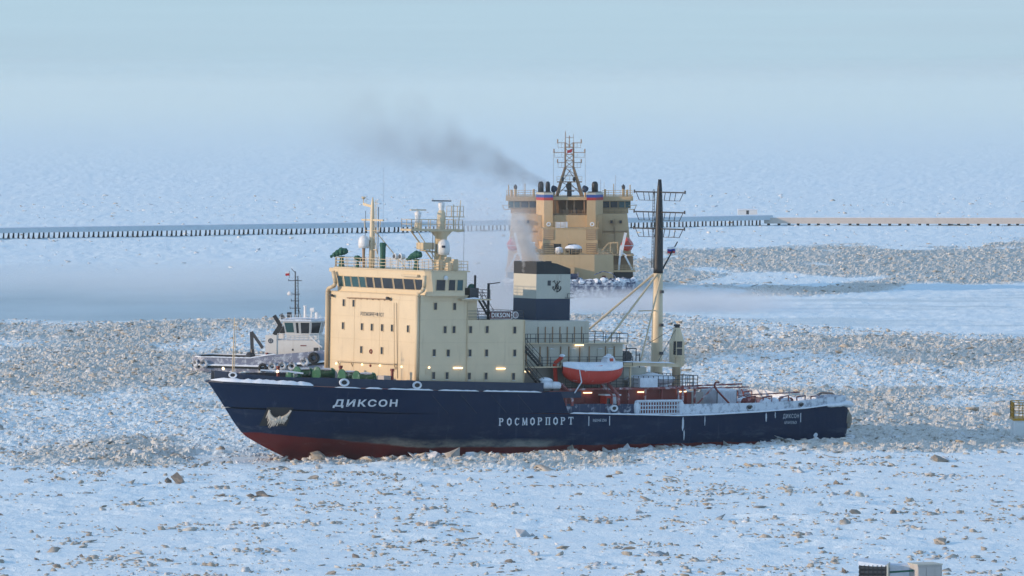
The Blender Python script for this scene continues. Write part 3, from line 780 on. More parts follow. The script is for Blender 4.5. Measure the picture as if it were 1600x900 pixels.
# anchor pocket and iced anchor
ax_, az_ = 37.6, 4.2
ay = half(ax_, az_); g = (half(ax_ + .5, az_) - half(ax_ - .5, az_)); gz = (half(ax_, az_ + .5) - half(ax_, az_ - .5))
def hullpt(x, z, out=0.0): return (x, half(x, z) + out, z)
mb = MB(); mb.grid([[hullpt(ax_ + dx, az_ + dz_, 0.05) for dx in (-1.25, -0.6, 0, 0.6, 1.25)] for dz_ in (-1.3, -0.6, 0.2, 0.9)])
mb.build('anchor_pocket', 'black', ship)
mb = MB(); rr = random.Random(8)
for k in range(26):
    t = k / 25; x = ax_ - 1.0 + 2.0 * t; zt = az_ + 0.55 - 0.9 * math.sin(math.pi * t) ** 0.7
    ln = 0.55 + 0.55 * rr.random() + 0.25 * math.sin(math.pi * t)
    mb.tube(hullpt(x, zt, 0.22), hullpt(x + rr.uniform(-.08, .08), zt - ln, 0.26), 0.13, 0.02, 5)
for k in range(12):
    x = ax_ - 0.85 + 1.7 * rr.random(); z = az_ - 0.25 - 0.35 * rr.random(); p = hullpt(x, z, 0.2); mb.blob(p, (0.22, 0.18, 0.2), k, 7, 4, 0.3)
mb.build('iced_anchor', 'anchor_ice', ship)

# lettering, painted on the hull
def hull_text(txt, x_left, x_right, z0, h, sp, name='lettering', lean=0.0, zslope=0.0, bold=0.0):
    uv, fs = text_mesh(txt, x_left - x_right, h, sp, 0.0, bold)
    vs = []
    for u, v in uv:
        x = x_left - u + lean * v; z = z0 + v + zslope * u; vs.append((x, half(x, z) + 0.035, z))
    me = bpy.data.meshes.new(name); me.from_pydata(vs, [], fs); me.materials.append(MATS['letter_white']); return place(name, me, ship)
hull_text('ДИКСОН', 32.3, 24.9, 5.10, 1.0, 1.25, lean=0.0, bold=0.03)
hull_text('ДИКСОН', -30.9, -33.4, 3.15, 0.62, 1.2)
hull_text('АРХАНГЕЛЬСК', -31.1, -33.1, 2.55, 0.36, 1.1)
hull_text('РАБОЧАЯ ЗОНА', -2.35, -4.35, 3.2, 0.34, 1.0)
for x in (-1.75, -4.8, -33.7):
    mb = MB(); mb.box(x - 0.05, x + 0.05, half(x, 3) + 0.012, half(x, 3) + 0.035, 2.75, 3.85); mb.build('limit_mark', 'letter_white', ship)
# serif capitals drawn from strokes: (points, thick?)
SER = {'Р': [((0.18,0),(0.18,1),1), ((0.18,1),(0.6,0.97),0), ((0.6,0.97),(0.78,0.76),1), ((0.78,0.76),(0.6,0.53),1), ((0.6,0.53),(0.18,0.5),0), ((0.02,0),(0.38,0),0), ((0.02,1),(0.25,1),0)],
       'О': [((0.5,1),(0.16,0.75),1), ((0.16,0.75),(0.16,0.25),1), ((0.16,0.25),(0.5,0),1), ((0.5,0),(0.84,0.25),1), ((0.84,0.25),(0.84,0.75),1), ((0.84,0.75),(0.5,1),1)],
       'С': [((0.84,0.8),(0.5,1),0), ((0.5,1),(0.18,0.75),1), ((0.18,0.75),(0.18,0.25),1), ((0.18,0.25),(0.5,0),1), ((0.5,0),(0.84,0.2),0), ((0.84,0.8),(0.84,0.98),0)],
       'М': [((0.1,0),(0.14,1),0), ((0.14,1),(0.5,0.05),1), ((0.5,0.05),(0.86,1),0), ((0.86,1),(0.9,0),1), ((0,0),(0.24,0),0), ((0.76,0),(1,0),0)],
       'П': [((0.2,0),(0.2,1),1), ((0.8,0),(0.8,1),1), ((0.05,1),(0.95,1),0), ((0.05,0),(0.36,0),0), ((0.64,0),(0.95,0),0)],
       'Т': [((0.5,0),(0.5,1),1), ((0.06,1),(0.94,1),0), ((0.06,1),(0.06,0.8),0), ((0.94,1),(0.94,0.8),0), ((0.32,0),(0.68,0),0)]}
mb = MB(); word = 'РОСМОРПОРТ'; xl, xr = 11.25, 0.45; adv = (xl - xr) / (len(word) - 0.25); w_, h_ = adv * 0.66, 0.80
for i, ch in enumerate(word):
    for p0, p1, th in SER[ch]:
        q = [Vector((p[0] * w_, p[1] * h_)) for p in (p0, p1)]; d = (q[1] - q[0]).normalized(); nn_ = Vector((-d.y, d.x)) * (0.085 if th else 0.045); e = d * 0.03
        vs = []
        for p in (q[0] - e - nn_, q[1] + e - nn_, q[1] + e + nn_, q[0] - e + nn_):
            x = xl - i * adv - p.x; z = 2.98 + p.y; vs.append((x, half(x, z) + 0.03 + 0.0008 * len(mb.f), z))
        mb.add(vs, [(0, 1, 2, 3)])
mb.build('lettering', 'letter_white', ship)

# ---- superstructure
XF = 21.74
def part_box(name, mat, *b_, parent=ship): return MB().box(*b_).build(name, mat, parent)
blockA = part_box('superstructure', 'cream', 15.1, XF, -9.35, 9.35, 7.1, 17.95)
part_box('superstructure', 'cream', 6.85, 15.1, -9.34, 9.34, 7.0, 15.15)
# seams between the plate strakes, drain pipes, corner ducts
mb = MB()
for z in (9.95, 12.55, 15.2, 17.35):
    mb.box(XF, XF + 0.025, -9.35, 9.35, z - 0.02, z + 0.02); mb.box(15.1, XF, 9.35, 9.375, z - 0.02, z + 0.02)
for z in (9.95, 12.55): mb.box(6.85, 15.1, 9.34, 9.365, z - 0.02, z + 0.02)
for y in (-4.0, 1.2, 5.0): mb.box(XF, XF + 0.02, y - 0.02, y + 0.02, 8.2, 17.3)
mb.build('plate_seam', 'cream_trim', ship)
mb = MB(); mb.path([(XF + 0.08, 5.05, 8.3), (XF + 0.08, 4.6, 17.0)], 0.045, 5); mb.path([(XF + 0.08, 4.4, 9.0), (XF + 0.08, 4.1, 17.0)], 0.03, 5)
mb.tube((15.1, 9.42, 7.5), (15.1, 9.42, 17.2), 0.06, n=6); mb.tube((6.9, 9.42, 7.3), (6.9, 9.42, 15.1), 0.06, n=6)
mb.build('drain_pipe', 'cream_trim', ship)
for y, sg in ((-9.25, -1), (9.2, 1)):
    mb = MB(); mb.path([(XF + 0.3, y, 7.4), (XF + 0.3, y, 17.9), (XF + 0.3, y + 0.2, 18.3), (XF + 0.2, y + 1.2 if sg < 0 else y + 0.9, 18.6), (XF + 0.2, y + (1.5 if sg < 0 else 1.1), 19.0), (XF + 0.15, y + (0.9 if sg < 0 else 1.1), 20.3)], 0.24, 8)
    mb.build('corner_duct', 'cream_trim', ship, True)
# hand rail pipe and fittings across the front
mb = MB(); mb.tube((XF + 0.35, -6.9, 9.85), (XF + 0.35, 4.9, 9.95), 0.09, n=6)
for y in (-6.8, -4.2, 4.7): mb.tube((XF, y, 9.3), (XF + 0.35, y, 9.88), 0.06, n=5)
mb.build('guard_pipe', 'cream_trim', ship)
mb = MB(); mb.tube((XF + 0.2, -5.3, 17.30), (XF + 0.2, 3.6, 17.38), 0.07, n=6)
for y in np.linspace(-5.0, 3.4, 8): mb.tube((XF, y, 17.22), (XF + 0.2, y, 17.3), 0.06, n=4)
mb.build('wash_pipe', 'tan_dark', ship)
for y, z in ((-7.55, 9.52), (-2.2, 9.6), (1.45, 9.62), (5.85, 9.66)):
    MB().lathe([(0.10, 0), (0.13, 0.06), (0.05, 0.16)], (XF, y, z), 8, 'x').build('wall_lamp', 'lamp_warm', ship)
MB().lathe([(0.10, 0), (0.13, 0.06), (0.05, 0.16)], (0, 0, 0), 8, 'y').build('wall_lamp', 'lamp_warm', ship).location = (20.4, 9.36, 9.7)
for y, z in ((-0.45, 11.2), (-0.5, 9.55)):
    mb = MB(); mb.torus((XF + 0.06, y, z), 0.22 if z > 10 else 0.09, 0.07, 'x', 12, 6); mb.build('life_ring' if z > 10 else 'alarm_bell', 'red_paint', ship)
for y in (-8.4, 3.2):
    mb = MB(); mb.box(XF, XF + 0.4, y - 0.25, y + 0.05, 17.35, 17.55); mb.lathe([(0.14, -0.2), (0.19, 0.18)], (XF + 0.42, y + 0.15, 17.5), 8, 'x'); mb.build('floodlight', 'dark_metal', ship)
for x, z in ((16.35, 9.62), (10.24, 9.5)): part_box('tube_lamp', 'lamp_warm', x - 0.62, x + 0.62, 9.36, 9.5, z - 0.06, z + 0.06)
mb = MB(); mb.box(20.1, 20.9, 9.352, 9.39, 8.9, 9.6); mb.build('hatch_cover', 'cream_trim', ship)
uv, fs = text_mesh('РОСМОРРЕЧФЛОТ', 4.75, 0.50, 1.0)
me = bpy.data.meshes.new('lettering'); me.from_pydata([(XF + 0.03, -2.7 + u, 15.28 + v) for u, v in uv], [], fs); me.materials.append(MATS['navy']); place('lettering', me, ship)

# windows of the front and the side
def ring_frame(w, h, t, d, inx=False):
    mb = MB()
    for a, b_, c_, e in ((-w/2-t, w/2+t, h/2, h/2+t), (-w/2-t, w/2+t, -h/2-t, -h/2), (-w/2-t, -w/2, -h/2, h/2), (w/2, w/2+t, -h/2, h/2)): mb.box(a, b_, 0, d, c_, e)
    return mb
WF = ring_frame(0.42, 0.78, 0.06, 0.07).mesh('window', 'cream_trim'); WP = MB().box(-0.21, 0.21, 0.004, 0.02, -0.39, 0.39).mesh('pane', 'glass')
def window(x, y, z, rz, parent=ship, f=WF, p=WP, sc=None):
    o = place('window', f, parent, (x, y, z), rz, sc); place('pane', p, o); return o
RF = -math.pi / 2   # facing forward: local +y maps to +x
for y, z in [(-6.2, 16.69), (-4.16, 16.69), (-6.27, 14.0), (-2.37, 14.02), (-0.33, 14.02), (1.76, 14.04), (3.77, 14.06), (7.0, 14.08), (-2.42, 11.34), (1.77, 11.38)]: window(XF, y, z, RF)
for x, z in [(19.66, 16.75), (16.95, 16.72), (18.25, 14.05), (16.99, 14.05), (14.63, 14.04), (12.27, 14.04), (8.31, 13.96), (19.73, 11.4), (17.75, 11.36), (14.66, 11.34), (12.29, 11.33), (8.26, 11.3), (19.77, 8.78), (17.87, 8.74), (14.7, 8.66), (12.33, 8.64), (8.38, 8.57)]:
    window(x, 9.35 if x > 15.1 else 9.34, z, 0.0)
    ridge([(x + 0.3, (9.42), z - 0.47), (x, 9.43, z - 0.47), (x - 0.3, 9.42, z - 0.47)], 0.12, 0.05, 'sill_snow', seed=int(x * 7)) if z < 11.5 else None

# ---- wheelhouse: plan with cut starboard corner, wall leaning out towards the top
def whp(d): return [(16.2, -10.2 - d * 0.4), (19.4, -10.2 - d * 0.4), (21.15 + d, -8.4 - d * 0.3), (21.15 + d, 9.7 + d * 0.3), (20.6 + d, 10.25 + d * 0.3), (16.2, 10.25 + d * 0.3)]
wh = MB().prism(whp(0), 17.95, 18.5, whp(0.05)).build('wheelhouse', 'cream', ship)
MB().prism(whp(0.02), 18.5, 19.88, whp(0.28)).build('window_band', 'cream', ship)
MB().prism(whp(0.30), 19.88, 20.72, whp(0.42)).build('roof_fascia', 'cream', ship)
part_box('wheelhouse', 'cream', 11.4, 16.2, -4.0, 4.0, 17.9, 20.7)
rp = whp(0.52); rp[0] = (15.7, -10.7); rp[1] = (19.9, -10.9); rp[-1] = (15.7, 10.6)
MB().prism(rp, 20.72, 20.86).build('roof', 'cream_trim', ship)
# starboard wing bracket under the roof
MB().prism([(19.4, -11.3), (21.2, -10.2), (21.3, -8.4), (18.6, -10.3)], 20.25, 20.71).build('wing_bracket', 'cream_trim', ship)
part_box('roof_bracket', 'cream_trim', 21.5, 21.9, 5.6, 8.8, 20.1, 20.35)
# slanted panes
def slant_pane(a, b_, z0, z1, lean0, lean1, nrm, mat, name='window'):
    a = Vector(a); b_ = Vector(b_); nv = Vector((nrm[0], nrm[1], 0)).normalized()
    def q(p, z, o_): return Vector((p.x, p.y, z)) + nv * o_
    fr = MB(); d = (b_ - a).normalized(); t = 0.05
    def quad(m_, p0, p1, za, zb_, o0, o1, dep):
        vs = [q(p0, za, o0), q(p1, za, o0), q(p1, zb_, o1), q(p0, zb_, o1), q(p0, za, o0 + dep), q(p1, za, o0 + dep), q(p1, zb_, o1 + dep), q(p0, zb_, o1 + dep)]
        m_.add(vs, [(3,2,1,0),(4,5,6,7),(0,1,5,4),(1,2,6,5),(2,3,7,6),(3,0,4,7)])
    lean = lambda z: lean0 + (lean1 - lean0) * (z - z0) / (z1 - z0)
    quad(fr, a - d * t, b_ + d * t, z1, z1 + t, lean(z1), lean(z1 + t), 0.06); quad(fr, a - d * t, b_ + d * t, z0 - t, z0, lean(z0 - t), lean(z0), 0.06)
    quad(fr, a - d * t, a, z0, z1, lean(z0), lean(z1), 0.06); quad(fr, b_, b_ + d * t, z0, z1, lean(z0), lean(z1), 0.06)
    o = fr.build(name, 'cream_trim', ship)
    pn = MB(); quad(pn, a, b_, z0, z1, lean(z0) + 0.005, lean(z1) + 0.005, 0.025); pn.build('pane', mat, o)
ys = [(-6.6, -5.55), (-5.1, -3.95), (-3.5, -2.5), (-2.05, -0.95), (-0.45, 0.75), (1.25, 3.05), (3.55, 5.15), (5.6, 7.4), (7.85, 9.2)]
for i, (a, b_) in enumerate(ys): slant_pane((21.17, a - 0.1, 0), (21.17, b_ + 0.1, 0), 18.60, 19.80, 0.03, 0.27, (1, 0), 'glass_teal' if i < 3 else 'glass')
slant_pane((21.17, -8.1, 0), (21.17, -7.1, 0), 18.60, 19.80, 0.03, 0.27, (1, 0), 'glass_teal')
c0, c1 = Vector((21.17, -8.4, 0)), Vector((19.4, -10.2, 0)); dn = (1.8, -1.77)
for k in range(2): slant_pane(c0.lerp(c1, 0.10 + 0.46 * k), c0.lerp(c1, 0.44 + 0.46 * k), 18.60, 19.80, 0.03, 0.22, dn, 'glass_teal')
for a, b_, m_ in ((20.25, 19.0, 'glass'), (18.5, 17.6, 'glass'), (17.3, 16.5, 'glass_teal')):
    slant_pane((a, 10.26, 0), (b_, 10.26, 0), 18.60, 19.80, 0.0, 0.09, (0, 1), m_)
MB().lathe([(0.28, 0), (0.26, 0.15), (0.05, 0.32)], (0, 0, 0), 10, 'y').build('side_lamp', 'white_paint', ship).location = (19.0, 10.4, 20.05)
# deck edge lip on the block top and bridge-wing platform aft
MB().box(15.0, XF + 0.1, -9.45, 9.45, 17.95, 18.03).build('bridge_deck', 'cream_trim', ship)
part_box('wing_platform', 'cream_trim', 12.2, 16.4, 6.2, 10.0, 17.45, 17.6)
part_box('deck_locker', 'dark_metal', 13.5, 14.75, 8.3, 9.3, 17.62, 18.85)
part_box('trunk', 'cream', 13.2, 15.1, 4.5, 8.6, 15.15, 17.45)
ridge([(15.9, 9.9, 17.62), (14.5, 9.9, 17.62), (13.6, 9.9, 17.62)], 0.5, 0.2, 'deck_snow', seed=9)
railing([(12.3, 6.3, 17.6), (12.3, 9.9, 17.6), (13.4, 9.9, 17.6)]).build('railing', 'dark_metal', ship)
mb = MB(); mb.tube((13.1, 8.0, 17.6), (13.1, 8.0, 20.3), 0.14); mb.tube((11.6, 8.6, 15.2), (11.6, 8.6, 19.4), 0.16); mb.tube((11.6, 8.6, 19.3), (10.4, 9.2, 19.5), 0.06)
mb.build('vent_pipe', 'black', ship)
MB().blob((13.3, 7.6, 18.9), (0.45, 0.4, 0.35), 3).build('covered_lamp', 'green_cover', ship)
stairs((12.6, 8.4, 17.5), (10.9, 8.4, 15.2), 0.8, 9).build('stairs', 'black', ship)
railing([(15.0, 9.2, 15.15), (6.95, 9.2, 15.15), (6.95, -9.2, 15.15)]).build('railing', 'dark_metal', ship)
MB().blob((10.6, 7.5, 15.4), (3.0, 1.2, 0.15), 5).build('deck_snow', 'snow', ship)
# name board on the rail, with an emblem beside it
board = part_box('name_board', 'sign_red', 8.85, 11.85, 9.28, 9.36, 15.28, 16.15)
mb = MB()
for a, b_, c_, e in ((8.85, 11.85, 16.15, 16.2), (8.85, 11.85, 15.23, 15.28)): mb.box(a, b_, 9.27, 9.39, c_, e)
mb.build('board_rim', 'white_paint', ship)
uv, fs = text_mesh('DIKSON', 2.6, 0.56, 1.1, 0.0, 0.02)
me = bpy.data.meshes.new('lettering'); me.from_pydata([(11.65 - u, 9.375, 15.44 + v) for u, v in uv], [], fs); me.materials.append(MATS['white_paint']); place('lettering', me, board)
mb = MB(); mb.lathe([(0.4, -0.04), (0.4, 0.04)], (0, 0, 0), 14, 'y'); e_ = mb.build('emblem', 'white_paint', ship); e_.location = (8.2, 9.33, 15.72)
mb = MB(); mb.torus((0, 0.05, 0), 0.26, 0.05, 'y', 12, 4); mb.box(-0.22, 0.22, 0.04, 0.07, -0.05, 0.05); mb.box(-0.04, 0.04, 0.045, 0.075, -0.25, 0.25); mb.build('emblem_mark', 'sign_red', e_)

# ---- roof gear
railing([(15.9, 10.4, 20.86), (20.9, 10.4, 20.86), (21.5, 9.6, 20.86), (21.5, -8.5, 20.86), (19.9, -10.6, 20.86), (15.9, -10.5, 20.86)], 1.1, 1.3, 3, 0.04, True).build('roof_railing', 'cream_trim', ship)
mb = MB()   # radar mast 1
MX, MY = 20.3, -2.75
mb.lathe([(0.34, 20.86), (0.30, 24.5), (0.24, 27.2), (0.18, 28.4), (0.06, 29.1)], (MX, MY, 0), 10)
mb.build('mast', 'cream', ship, True)
mb = MB(); mb.bar((MX, MY - 2.1, 26.45), (MX, MY + 2.3, 26.45), 0.2, 0.2); mb.tube((MX, MY - 1.7, 26.4), (MX, MY - 1.4, 25.2), 0.05); mb.tube((MX, MY + 1.7, 26.4), (MX, MY + 1.5, 25.2), 0.05)
mb.tube((MX, MY - 1.5, 25.2), (MX, MY + 1.5, 25.2), 0.05); mb.bar((MX, MY, 28.0), (MX + 0.4, MY - 1.35, 28.3), 0.14, 0.3); mb.tube((MX + 0.4, MY - 1.3, 28.3), (MX + 0.4, MY - 1.3, 28.9), 0.06)
mb.lathe([(0.1, 28.8), (0.26, 28.95), (0.2, 29.1)], (MX + 0.4, MY - 1.3, 0.05), 8); mb.tube((MX, MY, 25.6), (MX - 3.2, MY + 2.4, 20.9), 0.06); mb.tube((MX, MY, 25.3), (MX - 0.2, MY + 1.6, 20.9), 0.05)
mb.bar((MX, MY, 23.0), (MX + 0.2, MY + 1.3, 23.0), 0.12, 0.1)
for k in range(18): mb.tube((MX - 0.1, MY + 0.45, 21.2 + k * 0.42), (MX - 0.1, MY + 0.75, 21.2 + k * 0.42), 0.025, n=4)
for d in (0.45, 0.75): mb.tube((MX - 0.1, MY + d, 21), (MX - 0.1, MY + d, 28.8), 0.03, n=4)
mb.build('mast_yard', 'cream_trim', ship)
mb = MB()
for (x, y, z0, z1, r) in ((MX, MY + 2.2, 21, 32.5, 0.012), (MX, MY + 1.25, 22.5, 28.0, 0.045), (MX + .2, MY - 1.1, 23.5, 27.5, 0.03)): mb.tube((x, y, z0), (x, y, z1), r, n=4)
mb.tube((15.4, 2.6, 20.9), (15.4, 2.6, 25.2), 0.035, n=4); mb.tube((11.0, 8, 20.9), (11.0, 8.0, 21), 0.02); mb.tube((13.0, 5.5, 18), (13.0, 5.5, 26.2), 0.022, n=4)
mb.build('whip_antenna', 'dark_metal', ship)
def dome(c, r, h, name='radome'):
    mb = MB(); mb.lathe([(r * 0.86, -h), (r, -h * 0.6), (r, 0.0), (r * 0.85, r * 0.5), (r * 0.5, r * 0.85), (r * 0.08, r)], c, 14); return mb.build(name, 'white_paint', ship, True)
dome((MX + 0.9, MY - 0.35, 24.0), 0.66, 0.85)
mb = MB(); mb.tube((MX + 0.9, MY - 0.35, 20.9), (MX + 0.9, MY - 0.35, 23.2), 0.14, 0.2); mb.build('radome_post', 'tan_dark', ship)
mb = MB()   # radar mast 2 with platform
PX, PY = 12.4, 0.0
mb.lathe([(0.85, 20.7), (0.72, 23.0), (0.72, 24.6), (1.4, 25.3), (1.4, 25.45), (0.55, 25.5), (0.48, 27.4), (0.3, 27.7)], (PX, PY, 0), 10); mb.build('radar_mast', 'cream', ship, True)
MB().prism([(10.2, -1.6), (10.2, 1.5), (14.0, 1.5), (17.3, 0.9), (17.3, -1.3), (14, -1.8)], 25.25, 25.5).build('radar_platform', 'cream_trim', ship)
railing([(10.3, -1.5, 25.5), (10.3, 1.4, 25.5), (14.0, 1.4, 25.5), (17.2, 0.8, 25.5), (17.2, -1.2, 25.5), (14, -1.7, 25.5)], 1.1, 1.3, 2, 0.04, True).build('platform_railing', 'cream_trim', ship)
railing([(11.2, -0.6, 27.0), (9.9, -0.3, 27.0), (10.0, 1.1, 27.0), (11.8, 1.2, 27.0)], 1.2, 0.8, 2, 0.035).build('platform_railing', 'cream_trim', ship)
mb = MB(); mb.tube((10.3, 0.5, 25.5), (10.0, 0.5, 28.9), 0.05, n=4); mb.tube((11.0, 0.5, 25.5), (11.0, 0.5, 28.4), 0.05, n=4); mb.box(9.9, 12.0, -0.5, 1.2, 26.9, 27.0)
mb.tube((16.4, -0.5, 25.3), (13.0, 0.3, 21.0), 0.09); mb.tube((16.0, 0.3, 25.3), (13.2, 1.0, 21.2), 0.06); mb.bar((15.0, 0, 23.0), (12.4, 0, 22.7), 1.2, 0.14); mb.box(13.8, 15.4, -0.7, 0.7, 23.1, 23.9)
mb.tube((10.3, 0.2, 25.2), (9.3, 0.3, 25.3), 0.07)
mb.build('mast_bracing', 'cream_trim', ship)
def radar(x, y, z, L, ang, mat_bar='cream_trim'):
    mb = MB(); mb.lathe([(0.4, z), (0.28, z + 0.5), (0.36, z + 0.75), (0.4, z + 1.2), (0.12, z + 1.4)], (x, y, 0), 10); o = mb.build('radar_scanner', 'white_paint', ship, True)
    d = Vector((math.cos(ang), math.sin(ang), 0)) * (L / 2); c_ = Vector((x, y, z + 1.5)); MB().bar(c_ - d, c_ + d, 0.22, 0.14).build('scanner_bar', mat_bar, o)
mb = MB(); mb.lathe([(0.5, 25.5), (0.3, 26.3)], (15.6, -0.2, 0), 8); mb.build('scanner_base', 'cream', ship)
radar(15.6, -0.2, 26.2, 3.1, 0.35); radar(12.4, 0.0, 27.3, 2.4, 2.9, 'dark_metal')
dome((12.9, 1.3, 23.6), 0.75, 1.1)
mb = MB(); mb.lathe([(0.2, 21), (0.3, 22.4)], (12.9, 1.3, 0), 8); mb.build('radome_post', 'cream_trim', ship)
MB().box(13.2, 13.6, 1.88, 2.06, 23.35, 23.6).build('radome_mark', 'navy', ship)
def shrouded(x, y, s=1.0, sd=1, ang=0.0):
    """searchlight under a tied green canvas cover, snout drooping"""
    mb = MB(); z = 20.86; cx_, sx_ = math.cos(ang), math.sin(ang)
    mb.lathe([(0.34 * s, 0.0), (0.26 * s, 0.5 * s), (0.20 * s, 0.85 * s), (0.34 * s, 1.1 * s)], (x, y, z), 8)
    for k, (d, zz, r_) in enumerate(((-0.35, 1.62, 0.34), (0.0, 1.6, 0.42), (0.4, 1.45, 0.36), (0.8, 1.25, 0.26), (1.15, 1.05, 0.16))):
        mb.blob((x + d * s * cx_, y + d * s * sx_, z + zz * s), (r_ * s * 1.1, r_ * s * 1.1, r_ * s), sd + k, 8, 5, 0.14)
    return mb.build('covered_searchlight', 'green_cover', ship)
shrouded(20.0, -9.4, 1.1, 11, -0.9); shrouded(20.9, -4.75, 0.7, 14, 2.0); shrouded(20.2, 6.2, 1.1, 20, -1.2)
MB().lathe([(0.3, 0), (0.34, 2.4), (0.42, 2.8), (0.3, 3.0)], (20.0, -0.9, 20.86), 9).build('covered_compass', 'green_cover', ship)
for y in (4.0, 5.15):
    mb = MB(); mb.lathe([(0.32, -0.3), (0.36, 0.25), (0.30, 0.3)], (20.9, y - 0.9, 22.35), 10, 'x'); mb.tube((20.8, y - 0.9, 20.9), (20.8, y - 0.9, 22.1), 0.08); o = mb.build('searchlight', 'white_paint', ship)
    MB().lathe([(0.26, 0.31), (0.25, 0.33)], (20.9, y - 0.9, 22.35), 10, 'x').build('lens', 'dark_metal', o)
mb = MB()
for x, y, h in ((16.6, 8.8, 1.3), (17.3, 9.6, 1.1), (18.2, 9.9, 0.9), (16.3, 7.0, 1.5), (17.9, 7.6, 1.2)): MB().box(x - 0.3, x + 0.3, y - 0.25, y + 0.25, 20.87, 20.87 + h).build('roof_locker', 'cream_trim', ship)

# ---- funnel
fx0, fx1, fw = 0.1, -4.9, 2.28
def fun(z0, z1, name, mat, d=0.0):
    pts = [(fx1 - d, -fw - d), (fx0 + d, -fw - d), (fx0 + d, fw + d), (fx1 - d, fw + d)]
    if isinstance(z1, (int, float)): return MB().prism(pts, z0, z1).build(name, mat, ship)
fun(14.85, 17.4, 'funnel_base', 'navy', 0.0); fun(17.4, 20.3, 'funnel_band', 'cream_grey', 0.004)
mb = MB(); pr = [(fx1, 20.3), (fx0, 20.3), (fx0, 21.75), (fx0 - 1.2, 21.8), (fx0 - 3.0, 21.55), (fx1, 20.95)]
n = len(pr); mb.add([(p[0], -fw - .008, p[1]) for p in pr] + [(p[0], fw + .008, p[1]) for p in pr], [tuple(range(n)), tuple(range(2*n-1, n-1, -1))] + [(i, n + i, n + (i + 1) % n, (i + 1) % n) for i in range(n)])
mb.build('funnel_top', 'black', ship)
mb = MB(); mb.box(-2.0, -1.55, fw, fw + 0.05, 18.95, 19.55); mb.build('funnel_hatch', 'dark_metal', ship)
mb = MB(); y = fw + 0.03; cx, cz = -2.9, 18.75     # crossed anchors in a wreath
def st(a, b_, w=0.07): mb.add([(cx + p[0], y + 0.001 * len(mb.f), cz + p[1]) for p in ((a[0]-w, a[1]-w*.3), (a[0]+w, a[1]+w*.3), (b_[0]+w, b_[1]+w*.3), (b_[0]-w, b_[1]-w*.3))], [(0, 1, 2, 3)])
for s in (-1, 1):
    st((s * 0.45, 0.75), (-s * 0.42, -0.35)); st((s * 0.62, 0.62), (s * 0.28, 0.82), 0.06)
    for k in range(5): a0, a1 = math.radians(200 + 15 * k), math.radians(215 + 15 * k); st((s * 0.62 * math.cos(a0), 0.62 * math.sin(a0) + 0.1), (s * 0.62 * math.cos(a1), 0.62 * math.sin(a1) + 0.1), 0.09)
    st((s * 0.60, -0.1), (s * 0.52, 0.12), 0.10)
mb.torus((cx, y, cz + 0.05), 0.26, 0.05, 'y', 12, 4); st((0, 0.75), (0, -0.62), 0.06)
mb.build('funnel_emblem', 'black', ship)
mb = MB(); mb.path([(-4.2, fw, 17.5), (-4.2, fw + 0.4, 17.5), (-5.1, fw + 0.4, 17.5)], 0.05, 4); mb.path([(-4.2, fw + .4, 17.5), (-4.2, fw + 0.4, 18.0), (-5.1, fw + 0.4, 18.0)], 0.04, 4); mb.build('funnel_step', 'dark_metal', ship)
mb = MB()
for i in range(3): mb.lathe([(0.4, 0), (0.4, 0.5)], (-0.9 - i * 1.2, 0, 21.3), 9)
mb.build('exhaust_pipe', 'black', ship)
# casing decks aft of the house
part_box('casing', 'cream_grey', -5.3, 6.85, -5.6, 5.6, 12.3, 14.85)
part_box('casing', 'cream_grey', -9.6, 6.84, -6.6, 6.6, 9.65, 12.22)
part_box('boat_deck_house', 'grey_wall', -9.6, 6.83, -6.9, 6.9, 6.9, 9.5)
part_box('casing_deck', 'cream_trim', -9.9, 6.82, -7.4, 7.4, 12.22, 12.32)
part_box('casing_deck', 'cream_trim', -9.9, 6.81, -8.4, 8.4, 9.5, 9.64)
for x in np.linspace(2.2, -4.2, 7): MB().box(x - 0.04, x + 0.04, 5.6, 5.72, 12.4, 14.2).build('casing_stiffener', 'tan_dark', ship)
for x in (4.6, 2.6, 1.5, -0.4, -1.6, -3.2, -4.6, -7.0, -8.3): MB().box(x - 0.05, x + 0.05, 6.6, 6.74, 9.7, 11.9).build('casing_stiffener', 'tan_dark', ship)
for x in (3.5, 0.9, -2.3, -6.2, -7.7):
    mb = MB(); mb.box(x - 0.38, x + 0.38, 6.6, 6.68, 9.9, 11.6); o = mb.build('casing_panel', 'cream_grey', ship)
    ridge([(x + 0.4, 6.68, 11.61), (x, 6.68, 11.61), (x - 0.4, 6.68, 11.61)], 0.16, 0.12, 'panel_snow', seed=int(x * 5 + 60))
part_box('tube_lamp', 'lamp_warm', -3.6, -2.4, 6.76, 6.9, 12.0, 12.12)
railing([(6.6, 7.3, 12.32), (-9.8, 7.3, 12.32), (-9.8, -7.3, 12.32)], 1.1, 1.6, 2, 0.045).build('railing', 'dark_metal', ship)
railing([(3.6, 8.3, 9.64), (-9.8, 8.3, 9.64), (-9.8, -8.3, 9.64)], 1.1, 1.3, 3, 0.04).build('railing', 'dark_metal', ship)
stairs((6.3, 7.9, 12.3), (3.4, 7.9, 9.65), 0.8, 10).build('stairs', 'black', ship)
stairs((6.3, 8.9, 9.6), (3.6, 8.9, 7.0), 0.8, 10).build('stairs', 'black', ship)
railing([(6.7, 8.8, 12.5), (6.7, 9.3, 12.5), (5.2, 9.3, 12.5)], 1.0, 0.8, 2).build('railing', 'dark_metal', ship)
mb = MB(); mb.torus((6.4, 6.9, 13.6), 0.3, 0.1, 'y', 12, 6); mb.build('life_ring', 'red_paint', ship)
for x in (4.9, 4.2): part_box('wall_lamp', 'lamp_warm', x - 0.13, x + 0.13, 6.92, 7.05, 8.95, 9.1)
mb = MB()      # winch gear behind the casing
